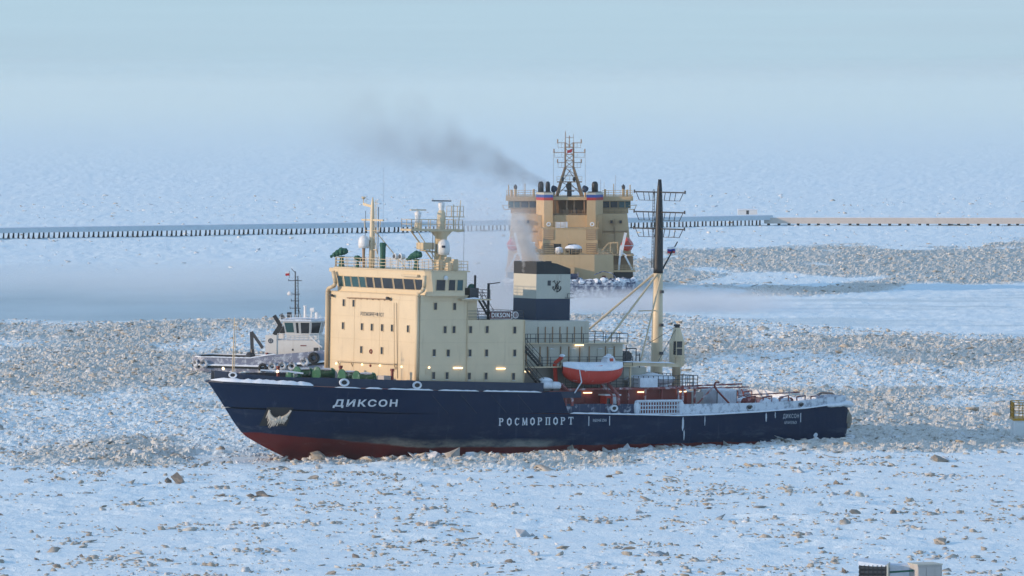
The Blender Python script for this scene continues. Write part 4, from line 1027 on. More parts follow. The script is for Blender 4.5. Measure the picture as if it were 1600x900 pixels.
mb.lathe([(0.7, -1.2), (0.7, 1.2)], (-11.0, 4.5, 10.6), 10, 'y'); mb.box(-11.8, -10.1, 3.0, 6.3, 9.5, 10.1); mb.tube((-10.4, 6.2, 9.6), (-10.4, 6.2, 12.0), 0.07); mb.tube((-11.9, 6.2, 9.6), (-11.9, 6.2, 11.6), 0.07); mb.tube((-10.4, 6.2, 11.6), (-11.9, 6.2, 11.6), 0.07); mb.tube((-12.6, 6.0, 9.3), (-12.6, 6.0, 11.0), 0.07); mb.tube((-12.6, 6.0, 10.8), (-11.9, 6.2, 10.8), 0.07)
mb.build('deck_winch', 'dark_metal', ship)
part_box('winch_house', 'cream_grey', -13.8, -9.6, -6.0, 5.8, 7.1, 9.35)

# ---- red deck house below the boats
part_box('red_deckhouse', 'red_paint', -17.9, 3.6, -8.2, 8.2, 3.9, 6.85)
part_box('boat_deck', 'red_frost', -19.3, 0.5, -8.9, 8.9, 6.85, 7.08)
part_box('boat_deck', 'red_paint', 0.5, 4.0, -10.4, 10.4, 6.80, 6.88)
for x in np.linspace(-9.0, -18.9, 5): part_box('deck_pillar', 'red_frost', x - 0.1, x + 0.1, 8.55, 8.75, 3.9, 6.85)
for x in (-3.17, -11.2, -17.2): part_box('tube_lamp', 'lamp_warm', x - 0.6, x + 0.6, 8.3, 8.46, 6.45, 6.57)
part_box('tube_lamp', 'lamp_warm', 1.7, 2.7, 9.9, 10.05, 6.42, 6.54)
for x in (-1.6, -3.3): part_box('deckhouse_door', 'red_paint', x - 0.4, x + 0.4, 8.2, 8.26, 4.1, 6.0)
railing([(-9.6, 8.8, 7.08), (-19.2, 8.8, 7.08), (-19.2, -8.8, 7.08)], 1.35, 0.75, 3, 0.045).build('railing', 'dark_metal', ship)
railing([(0.4, 8.8, 7.08), (-9.0, 8.8, 7.08)], 1.1, 0.9, 3, 0.04).build('railing', 'dark_metal', ship)
bo = part_box('deck_booth', 'orange_frost', -5.0, -6.9, 8.4, 9.6, 3.9, 6.2); part_box('booth_roof', 'snow', -4.8, -7.1, 8.3, 9.75, 6.2, 6.35)
part_box('booth_side', 'white_frost', -5.75, -6.85, 9.605, 9.64, 4.0, 6.1); part_box('booth_window', 'glass', -5.1, -5.6, 9.605, 9.63, 5.2, 5.9)

# ---- aft mast
AX, AY = -19.75, 0.0
mb = MB(); mb.lathe([(0.76, 7.0), (0.74, 8.6), (0.66, 14.5), (0.56, 20.4)], (AX, AY, 0), 12); amast = mb.build('aft_mast', 'cream', ship, True)
MB().lathe([(0.60, 20.4), (0.58, 21), (0.48, 27), (0.30, 30.6), (0.2, 31.7)], (AX, AY, 0), 12).build('mast_top', 'black', ship, True)
mb = MB()
for z in (30.15, 27.75, 25.75):
    mb.bar((AX, -5.0, z), (AX, 5.0, z), 0.16, 0.16); mb.tube((AX, -5.0, z - 0.15), (AX, -5.0, z + 0.25), 0.10, n=5); mb.tube((AX, 5.0, z - 0.15), (AX, 5.0, z + 0.25), 0.10, n=5)
    for s in (-1, 1):
        mb.tube((AX, s * 0.9, z - 1.0), (AX, s * 4.0, z - 1.0), 0.045, n=4)
        for k, yv in enumerate(np.linspace(0.9, 4.0, 4)): mb.tube((AX, s * yv, z - 1.0), (AX, s * (yv + (0.25 if k < 3 else 0.7)), z), 0.045, n=4)
mb.build('mast_yard', 'black', ship)
mb = MB()
for yv in (0.38, 0.68):
    mb.tube((AX + 0.5, -yv, 21), (AX + 0.45, -yv, 30.5), 0.04, n=4)
for k in range(24): mb.tube((AX + 0.48, -0.38, 21.2 + k * 0.38), (AX + 0.48, -0.68, 21.2 + k * 0.38), 0.03, n=4)
mb.build('mast_ladder', 'black', ship)
mb = MB()
mb.tube((AX + 0.3, 0.3, 20.35), (-9.9, 3.0, 12.3), 0.13); mb.tube((AX + 0.3, -0.3, 20.35), (-9.9, -3.0, 12.3), 0.13); mb.tube((AX + 0.3, 1.0, 20.2), (-13.4, 4.9, 9.4), 0.10); mb.tube((-15.8, 1.4, 15.9), (AX + 0.4, 0.2, 15.9), 0.07)
mb.build('mast_leg', 'cream_trim', ship)
mb = MB(); mb.tube((AX - 0.3, 0.2, 20.6), (AX - 2.7, 0.2, 24.2), 0.11, 0.07); mb.build('flag_gaff', 'black', ship)
mb = MB()
for x, z in ((0.65, 18.0), (0.7, 14.0), (0.75, 10.6)): mb.box(AX - 0.2, AX + 0.2, x, x + 0.3, z, z + 0.35)
mb.build('mast_lamp', 'dark_metal', ship)
fl = tag(bpy.data.objects.new('flag', None), 'small white, blue and red tricolour flag on the aft mast gaff', 'flag'); COL.objects.link(fl); on_ship(fl, (AX - 2.35, 0.2, 23.7))
for i, m_ in enumerate(('flag_white', 'flag_blue', 'flag_red')):
    mb = MB(); rows = []
    for j in (0, 1):
        z = -0.12 - 0.26 * (i + j)
        rows.append([(0.05 + 1.15 * k / 8, 0.12 * math.sin(k * 1.1 + 0.4), z - 0.04 * k / 8 + 0.04 * math.sin(k)) for k in range(9)])
    back = [[(p[0], p[1] + 0.012, p[2]) for p in r] for r in rows]
    mb.grid(rows); mb.grid(back[::-1]); mb.build('flag_stripe', m_, fl, True)

# ---- deck crane
CX, CY = -18.9, 5.0
crane_parts = MB().lathe([(0.56, 7.08), (0.5, 9.2), (0.7, 9.3), (0.7, 9.45)], (CX, CY, 0), 12).build('crane_pedestal', 'cream', ship, True)
CR = [(CX - 0.75, CY - 0.55), (CX + 0.7, CY - 0.55), (CX + 0.7, CY + 0.55), (CX - 0.75, CY + 0.55)]
mb = MB(); mb.prism(CR, 9.45, 12.2); mb.prism(CR, 12.2, 14.0, [(CX - 0.28, CY - 0.25), (CX + 0.28, CY - 0.25), (CX + 0.28, CY + 0.25), (CX - 0.28, CY + 0.25)])
mb.build('crane_house', 'cream', ship)
cab = MB().prism([(CX + 0.0, CY + 0.55), (CX + 0.95, CY + 0.55), (CX + 0.95, CY + 1.15), (CX + 0.0, CY + 1.15)], 10.6, 12.5).build('crane_cab', 'cream', ship)
for a, b_, c_, d in ((0.07, 0.88, 10.75, 11.55), (0.07, 0.88, 11.65, 12.4)): MB().box(CX + a, CX + b_, CY + 1.15, CY + 1.17, c_, d).build('cab_window', 'glass', cab)
MB().box(CX + 0.95, CX + 0.97, CY + 0.62, CY + 1.08, 10.8, 12.4).build('cab_window', 'glass', cab)
mb = MB(); mb.box(CX - 0.25, CX + 0.2, CY - 0.2, CY + 0.2, 14.0, 14.25); mb.tube((CX - 0.4, CY, 14.3), (CX + 0.45, CY, 14.3), 0.13); mb.build('crane_sheave', 'black', ship)
railing([(CX + 1.2, CY + 0.6, 9.6), (CX + 1.2, CY + 1.4, 9.6), (CX - 0.2, CY + 1.4, 9.6)], 0.9, 0.7, 2, 0.04).build('crane_railing', 'cream_trim', ship)
mb = MB(); mb.bar((CX + 0.8, CY + 1.2, 9.55), (-8.4, 8.0, 9.9), 0.42, 0.42); mb.build('crane_boom', 'cream', ship)
ridge([(CX + 0.8 + (8.4 + 2.1) * t, CY + 1.2 + 2.8 * t * 0.999, 9.77 + 0.36 * t) for t in np.linspace(0.05, 1.0, 10)], 0.4, 0.15, 'boom_snow', seed=44)
mb = MB(); mb.tube((-9.7, 8.0, 7.0), (-9.7, 8.0, 9.7), 0.15); mb.bar((-10.6, 8.0, 9.62), (-8.9, 8.0, 9.62), 0.2, 0.2); mb.build('boom_crutch', 'cream', ship)
mb = MB(); mb.tube((CX, CY, 14.2), (AX + 3, AY + 1.0, 11.5), 0.03, n=4); mb.tube((CX, CY, 14.1), (CX + 4.0, CY + 1.5, 9.9), 0.03, n=4); mb.build('crane_cable', 'dark_metal', ship)

# ---- foredeck gear
for x, y, s, ln in ((26.6, -7.6, 0.85, 1.3), (25.2, -5.4, 0.9, 1.5), (25.6, 0.3, 0.85, 1.4), (25.3, 3.0, 0.8, 1.6), (29.5, -5.4, 0.6, 0.8), (31.0, -2.6, 0.6, 0.7)):
    o = MB().lathe([(s * 0.75, -ln), (s * 0.8, -ln * 0.9), (s * 0.55, -ln * 0.85), (s * 0.55, ln * 0.4), (s, ln * 0.45), (s, ln * 0.55)], (x, y, z_fore(x) + s + 0.2), 14, 'x').build('mooring_drum', 'green_drum', ship)
    MB().blob((x - ln * 0.2, y, z_fore(x) + s * 1.62 + 0.2), (ln * 0.7, s * 0.5, 0.15), int(x * 3)).build('drum_snow', 'snow', o)
part_box('deck_box', 'concrete', 24.2, 25.2, 6.0, 7.2, 7.3, 8.7); part_box('deck_box', 'concrete', 23.5, 24.0, -4.5, -3.2, 7.3, 8.9)
for x, y in ((24.6, -2.5), (23.9, 7.0), (33.0, -3.0)):
    MB().lathe([(0.18, 7.3), (0.18, 9.2), (0.25, 9.25), (0.25, 9.5)], (x, y, 0), 8).build('hydrant', 'red_paint', ship)
mb = MB(); mb.tube((41.0, -0.4, 7.9), (40.8, -0.4, 15.2), 0.09, 0.05); mb.tube((41.0, -0.1, 7.9), (40.75, -0.1, 14.6), 0.05, 0.03); mb.bar((40.8, -0.6, 14.3), (40.8, 0.1, 14.3), 0.06, 0.06)
mb.build('jackstaff', 'cream_trim', ship)
for x, y in ((43.3, 1.2), (38.8, 5.6)): MB().lathe([(0.08, 0), (0.16, 0.12), (0.08, 0.32)], (x, y, z_fore(x) + 1.3), 8).build('deck_lamp', 'lamp_warm', ship)
mb = MB(); mb.path([(40.2, 4.2, 9.35), (37.5, 5.8, 9.25), (36.0, 6.7, 9.05)], 0.09); mb.build('mooring_rope', 'white_frost', ship)

# ---- things carried on the icebreaker
def lifeboat(name, label, loc, M_, L_=8.8, rz=0.0, hull_m='orange_frost', W=1.45):
    o = tag(bpy.data.objects.new(name, None), label, 'lifeboat'); COL.objects.link(o)
    o.matrix_world = M_ @ Matrix.Translation(loc) @ Matrix.Rotation(rz, 4, 'Z')
    def sec(t, k, top):
        x = L_ / 2 - L_ * t; f = max(0.0, 1 - abs(2 * t - 1) ** 3.2) ** 0.6
        return x, f
    def loft(prof, nm, mat):
        rows = []
        for i in range(17):
            t = i / 16; x = L_ / 2 - L_ * t; f = max(0.02, 1 - abs(2 * t - 1) ** 3.0) ** 0.62; sh = 0.42 * abs(2 * t - 1) ** 2.4
            rows.append([(x, yv * W * f, zv * (0.35 + 0.65 * f) + sh if zv < 0 else zv * (0.45 + 0.55 * f) + sh) for yv, zv in prof])
        return MB().grid(rows).build(nm, mat, o, True)
    loft([(1.0, 0.0), (0.98, -0.7), (0.80, -1.35), (0.35, -1.72), (0, -1.78), (-0.35, -1.72), (-0.80, -1.35), (-0.98, -0.7), (-1.0, 0.0)], 'hull', hull_m)
    loft([(1.03, -0.02), (1.0, 0.14), (0.72, 0.55), (0.4, 0.78), (0, 0.85), (-0.4, 0.78), (-0.72, 0.55), (-1.0, 0.14), (-1.03, -0.02)], 'canopy', 'snow' if hull_m == 'orange_frost' else hull_m)
    loft([(1.06, -0.14), (1.08, -0.06), (1.02, 0.02), (-1.02, 0.02), (-1.08, -0.06), (-1.06, -0.14)], 'gunwale', 'white_frost')
    return o
lb = lifeboat('lifeboat', 'snow topped orange lifeboat in davits on the near icebreaker', (-3.2, 9.2, 9.3), SHIP_M)
MB().prism([(-3.0, -0.7), (-1.6, -0.7), (-1.6, 0.7), (-3.0, 0.7)], 0.7, 1.42, [(-2.8, -0.5), (-1.9, -0.5), (-1.9, 0.5), (-2.8, 0.5)]).build('steering_cabin', 'white_frost', lb)
MB().box(-2.55, -2.1, 0.55, 0.68, 0.95, 1.3).build('cabin_window', 'orange', lb)
mb = MB(); mb.blob((-2.35, 0, 1.45), (0.7, 0.6, 0.16), 4); mb.build('cabin_snow', 'snow', lb)
mb = MB(); mb.path([(1.6, 1.08, 0.42), (0.0, 1.12, 0.40), (-0.6, 1.1, 0.45)], 0.06); mb.build('grab_line', 'orange', lb)
for x in (0.6, -6.2):       # davits
    mb = MB(); mb.bar((x, 10.4, 5.1), (x, 10.3, 6.3), 0.32, 0.3); mb.bar((x, 10.3, 6.3), (x + 0.5, 8.9, 7.6), 0.3, 0.32); mb.bar((x + 0.9, 10.4, 5.1), (x + 0.9, 10.3, 6.3), 0.16, 0.2); mb.bar((x + 0.9, 10.3, 6.3), (x + 1.4, 8.9, 7.6), 0.16, 0.2)
    mb.build('davit_foot', 'red_frost', ship)
    mb = MB(); mb.bar((x + 0.4, 7.8, 7.1), (x + 0.9, 8.1, 10.0), 0.35, 0.4); mb.bar((x + 0.9, 8.1, 10.0), (x + 0.5, 9.0, 10.75), 0.32, 0.36); mb.build('davit', 'orange_frost', ship)
    MB().blob((x + 0.5, 9.0, 10.95), (0.35, 0.35, 0.16), 6).build('davit_snow', 'snow', ship)
mb = MB(); mb.path([(-0.2, 10.7, 9.3), (-0.5, 10.75, 7.9), (0.4, 10.6, 6.6)], 0.07); mb.build('fall_rope', 'white_frost', ship)
for i, (x, z) in enumerate(((4.2, 7.55), (2.9, 7.5))):
    c_ = MB().lathe([(0.25, -0.66), (0.42, -0.6), (0.46, -0.05), (0.46, 0.05), (0.42, 0.6), (0.25, 0.66)], (0, 0, 0), 12, 'x').build('life_raft', 'white_frost', None, True)
    tag(c_, ('forward' if i == 0 else 'after') + ' of two white life raft canisters ahead of the orange lifeboat', 'life raft', 'life raft canisters'); on_ship(c_, (x, 10.1, z))
mb = MB(); 
for x in (4.2, 2.9): mb.box(x - 0.45, x + 0.45, 9.7, 10.4, 6.88, 7.15)
mb.build('raft_cradle', 'dark_metal', ship)
c_ = MB().blob((0, 0, 0), (0.95, 0.7, 0.42), 8, 12, 6, 0.06).build('life_raft', 'snow', None, True); tag(c_, 'snow covered raft canister lying inboard of the two white canisters', 'life raft', 'life raft canisters'); on_ship(c_, (3.4, 8.9, 8.0))
MB().box(2.5, 4.3, 8.4, 9.4, 6.88, 7.65).build('raft_stand', 'concrete', ship)
o = thing('work_boat', 'covered work boat heaped with smooth snow behind the railing', 'boat'); on_ship(o, (-13.8, 6.2, 7.9))
rows = [[], [], [], [], []]
for i in range(15):
    t = i / 14; x = 3.7 - 7.4 * t; f = max(0.03, 1 - abs(2 * t - 1.08) ** 2.6) ** 0.7 if abs(2 * t - 1.08) < 1 else 0.05
    for r_, (yv, zv) in zip(rows, ((-1.2, 0), (-0.8, 0.45), (0, 0.72), (0.85, 0.42), (1.25, 0.0))): r_.append((x, yv * f, zv * f + 0.1 * math.sin(i)))
MB().grid(rows).build('snow_cover', 'snow', o, True)
rows = [[], [], []]
for i in range(15):
    t = i / 14; x = 3.7 - 7.4 * t; f = max(0.03, 1 - abs(2 * t - 1.08) ** 2.6) ** 0.7 if abs(2 * t - 1.08) < 1 else 0.05
    for r_, (yv, zv) in zip(rows, ((1.25, 0.02), (0.8, -0.7 * f), (-1.2, -0.1))): r_.append((x, yv * f, zv))
MB().grid(rows).build('hull', 'white_frost', o, True)
MB().box(-2.4, 2.4, -0.7, 0.7, -0.82, -0.5).build('cradle', 'white_frost', o)
o = MB().box(-1.3, 1.3, -1.2, 1.2, -0.55, 0.55).build('snowy_crate', 'white_frost'); tag(o, 'low frosted crate on deck in front of the covered work boat', 'crate'); on_ship(o, (-11.6, 8.0, 7.65))
# container and deck machinery aft
o = thing('deck_container', 'pale blue white steel container on the red aft deck', 'container'); on_ship(o, (-25.9, 4.4, 3.95))
MB().box(-1.5, 1.5, -1.6, 1.6, 0.05, 2.5).build('container_body', 'white_frost', o)
for x in (-1.52, 1.48): 
    for y in (-1.62, 1.58): MB().box(x, x + 0.07, y, y + 0.07, 0.0, 2.55).build('corner_post', 'dark_metal', o)
for k in range(12): MB().box(-1.4 + k * 0.25, -1.30 + k * 0.25, 1.6, 1.64, 0.15, 2.4).build('rib', 'white_frost', o)
MB().box(-1.45, 1.45, -1.55, 1.55, 2.5, 2.62).build('roof_snow', 'snow', o)
o = thing('deck_container', 'grey frosted container next to the pale container, on its bow side', 'container'); on_ship(o, (-22.6, 3.0, 3.95))
MB().box(-0.9, 0.9, -1.5, 1.5, 0.05, 2.3).build('container_body', 'concrete', o); MB().box(0.9, 0.94, -0.9, 0.9, 0.2, 2.1).build('container_door', 'cream_grey', o)
mb = MB(); mb.box(-18.6, -17.9, 6.6, 8.4, 3.9, 6.4); mb.build('machinery_locker', 'red_paint', ship)
mb = MB(); pts = [(-23.4, 9.6, 5.1), (-21.8, 9.5, 6.5), (-21.3, 9.5, 7.0), (-21.2, 9.5, 7.35), (-21.4, 9.5, 7.6), (-21.9, 9.5, 7.6)]; mb.path(pts, 0.12); mb.build('gooseneck_pipe', 'red_paint', ship)
mb = MB(); mb.tube((-21.4, 9.0, 7.0), (-19.2, 8.9, 5.1), 0.09); mb.tube((-19.2, 8.85, 6.95), (-22.0, 8.85, 6.95), 0.11); mb.tube((-15.9, 10.2, 4.2), (-15.9, 10.2, 7.3), 0.16); mb.build('deck_post', 'red_frost', ship)
mb = MB()
for x in (-28.5, -31.0, -33.6, -36.2, -38.4):
    for s in (-1, 1):
        mb.path([(x, s * 6.6, 4.1), (x, s * 6.6, 5.6), (x - 1.3, s * 6.6, 5.75), (x - 1.3, s * 6.6, 4.2)], 0.09)
mb.tube((-28, 4.4, 5.75), (-39, 3.6, 6.0), 0.08); mb.tube((-28, -7.5, 6.0), (-39.5, -7.0, 6.2), 0.08); mb.tube((-28, -9.4, 6.2), (-39.8, -8.7, 6.5), 0.10)
mb.build('tow_rail', 'red_frost', ship)
for x, y in ((-29.6, 5.6), (-36.4, 4.2)): mb = MB(); mb.lathe([(0.35, -0.9), (0.6, -0.85), (0.3, -0.7), (0.3, 0.7), (0.6, 0.85), (0.35, 0.9)], (x, y, 4.9), 10, 'y'); mb.box(x - 0.8, x + 0.8, y - 1.2, y + 1.2, 3.9, 4.5); mb.build('tow_winch', 'red_paint', ship)
for x, y in ((-31.4, 6.5), (-33.0, 6.2), (-30.7, 3.0), (-35, 6.0)): MB().blob((x, y, 5.0), (0.7, 0.6, 0.5), int(-x * 5)).build('winch_snow', 'snow', ship)
# frosted gangway section stowed in the bulwark gap
mb = MB()
for z in (4.05, 4.55, 5.0, 5.45): mb.bar((-8.9, 10.45, z), (-15.4, 10.45, z), 0.10, 0.12)
for x in np.linspace(-9.0, -15.3, 17): mb.bar((x, 10.45, 4.05), (x, 10.45, 5.5), 0.1, 0.1)
for x in (-8.9, -15.5): mb.blob((x, 10.4, 4.7), (0.38, 0.3, 0.85), 3)
mb.tube((-8.9, 10.45, 5.55), (-15.4, 10.45, 5.55), 0.14); tag(on_ship(mb.build('gangway', 'white_frost')), 'frost coated lattice gangway stowed upright along the bulwark gap', 'gangway')
mb = MB()
for x0, z0, z1, w_ in ((-15.7, 3.6, 2.0, 0.16), (-15.9, 2.1, 0.9, 0.08), (-19.0, 3.7, 2.6, 0.06), (-28.3, 3.9, 2.9, 0.12), (-29.7, 4.0, 3.3, 0.08), (-36.2, 1.5, 0.8, 0.3)):
    y = half(x0, (z0 + z1) / 2); mb.blob((x0, y, (z0 + z1) / 2), (w_, 0.06, (z0 - z1) / 2), int(-x0 * 9), 8, 6, 0.25)
mb.build('frozen_run', 'white_frost', ship)

# ------------------------------------------------------------------ the far icebreaker, seen from astern (x forward, y to port)
far = thing('icebreaker', 'tan icebreaker seen from astern with twin tricolour striped funnels and lattice mast', 'ship', (11.9, 1150.0, 0), (0, 0, math.radians(90)))
FAR_M = Matrix.Translation((11.9, 1150.0, 0)) @ Matrix.Rotation(math.radians(90), 4, 'Z')
def on_far(o, loc, rz=0.0): o.matrix_world = FAR_M @ Matrix.Translation(loc) @ Matrix.Rotation(rz, 4, 'Z'); return o
def fb(name, mat, *b_): return MB().box(*b_).build(name, mat, far)
rows = []
for z, x0, w_ in ((-2.0, 3.0, 11.0), (0.0, 1.0, 12.6), (1.6, 0.2, 13.4), (2.7, 0.0, 13.5)):
    row = [(110, 0.3, z), (100, 4.5, z), (88, 9.5, z), (70, w_, z), (12, w_, z), (x0 + 3.0, w_ - 0.5, z), (x0 + 0.8, w_ - 2.2, z), (x0, w_ - 5.0, z), (x0, 0, z)]
    rows.append(row)
mb = MB(); mb.grid(rows); mb.grid([[(p[0], -p[1], p[2]) for p in r[::-1]] for r in rows]); mb.build('hull', 'ship_blue', far)
top = [(p[0], p[1]) for p in rows[-1]]; MB().prism([(p[0], -p[1]) for p in top[:-1]] + [(p[0], p[1]) for p in top[-2::-1]], 2.55, 2.72).build('main_deck', 'white_frost', far)
bw = rows[-1][4:]
mb = MB(); a = [Vector(p) for p in bw] + [Vector((p[0], -p[1], p[2])) for p in bw[-2::-1]]
for p, q in zip(a, a[1:]): mb.bar(p + Vector((0, 0, 0.45)), q + Vector((0, 0, 0.45)), 0.2, 1.0)
mb.build('bulwark', 'ship_blue', far)
mb = MB(); rr = random.Random(3)
for k in range(46):
    t = k / 45; i = min(len(a) - 2, int(t * (len(a) - 1))); p = a[i].lerp(a[i + 1], t * (len(a) - 1) - i); mb.blob((p.x + 0.4, p.y * 0.97, 3.35 + rr.uniform(-0.25, 0.25)), (0.8, rr.uniform(0.4, 1.1), rr.uniform(0.2, 0.55)), k, 7, 4)
mb.build('bulwark_snow', 'snow', far)
# main house tiers
MB().prism([(8, -4.9), (8, 8.0), (20, 8.6), (60, 8.6), (60, -8.8), (10.5, -8.8)][::-1], 2.7, 8.5).build('aft_house', 'tan', far)
MB().prism([(22, -13.2), (22, 13.2), (62, 13.2), (62, -13.2)][::-1], 2.7, 16.5, [(24, -11.9), (24, 11.9), (62, 11.9), (62, -11.9)][::-1]).build('superstructure', 'tan', far)
fb('boat_shelf', 'tan', 11, 22, -13.3, -8.7, 4.9, 5.3); fb('boat_shelf', 'tan', 11, 22, 8.5, 13.3, 4.9, 5.3)
fb('recess', 'tan_dark', 14.5, 22.05, -12.9, -8.75, 5.3, 7.9); fb('recess', 'black', 12, 20, -12.8, -8.85, 2.75, 4.9); fb('recess', 'black', 12, 20, 8.65, 12.8, 2.75, 4.9)  # solid dark boxes, the shade of the openings is in their colour
fb('shelf_roof', 'tan', 12.5, 22, -13.0, -8.6, 8.1, 8.45)
fb('mid_house', 'tan', 13.5, 30, -5.6, 5.6, 8.5, 13.72)
fb('upper_house', 'tan', 21.5, 40, -6.6, 6.6, 11.0, 16.3)
fb('mid_deck', 'tan', 13.3, 22, -5.9, 5.9, 13.72, 13.85)
for s in (-1, 1):
    for z0, z1 in ((11.4, 13.5), (8.65, 10.7)):
        o = fb('louvre_panel', 'tan_dark', 13.42, 13.5, s * 3.3, s * 5.35, z0, z1)
        for k in range(5): MB().box(13.36, 13.42, s * 3.4, s * 5.25, z0 + 0.15 + k * (z1 - z0 - 0.3) / 4.5, z0 + 0.3 + k * (z1 - z0 - 0.3) / 4.5).build('slat', 'tan', o)
    MB().prism([(12.5, s * 5.6), (13.5, s * 8.3), (21, s * 8.3), (21, s * 5.6)][::(1 if s < 0 else -1)][::-1], 8.5, 9.4, [(14.5, s * 5.6), (15.5, s * 6.4), (21, s * 6.4), (21, s * 5.6)][::(1 if s < 0 else -1)][::-1]).build('side_fairing', 'tan', far)
for y0, y1 in ((-1.2, 0.4), (1.9, 3.4)): fb('door_opening', 'black', 13.44, 13.5, y0, y1, 8.6, 10.6)  # black plates on the wall, painted as the shade inside doorways
# funnels with stripes
for s in (1, -1):
    pl = [(26, s * 6.8), (24.8, s * 6.9), (20.6, s * 5.3), (20.6, s * 3.5), (26, s * 3.5)]
    pl = pl if s > 0 else pl[::-1]
    def grow(d): return [(x + (d if x > 25 else -d), y + (d if abs(y) > 5 and abs(y) > 5.2 else -d) * s) for x, y in pl]
    MB().prism(pl, 9.3, 19.35).build('funnel', 'tan', far)
    MB().prism(grow(0.03), 19.35, 19.92).build('red_stripe', 'stripe_red', far); MB().prism(grow(0.03), 19.92, 20.5).build('blue_stripe', 'stripe_blue', far)
    MB().prism(grow(0.02), 20.5, 20.95).build('white_stripe', 'cream_grey', far); MB().prism(grow(-0.3), 20.95, 21.1).build('funnel_cap', 'black', far)
    for yv, r_ in (((5.95, 0.62), (4.5, 0.5)) if s > 0 else ((5.2, 0.68),)):
        MB().lathe([(r_, 21.0), (r_, 22.6), (r_ * 0.8, 23.0), (r_ * 0.35, 23.2)], (23.8, s * yv, 0), 10).build('exhaust_pipe', 'black', far, True)
# recess between the funnels, with posts
fb('recess_back', 'tan_dark', 27.5, 30, -3.5, 3.5, 16.3, 19.4)  # darker brown puts the shade between the funnels into the colour
for y in (-3.0, -0.9, 0.6, 3.0): fb('recess_post', 'tan_dark', 22.2, 22.6, y - 0.14, y + 0.14, 16.3, 19.4)
fb('recess_roof', 'tan', 21.6, 31, -3.6, 3.6, 19.4, 20.0)
railing([(21.7, -3.4, 16.3), (21.7, 3.4, 16.3)], 1.0, 0.8, 3, 0.05).build('railing', 'tan_dark', far)
fb('stowed_gear', 'dark_metal', 24, 25, -1.5, -0.6, 16.3, 17.6); fb('stowed_gear', 'tan_dark', 24, 25, 0.2, 1.4, 16.3, 17.4)
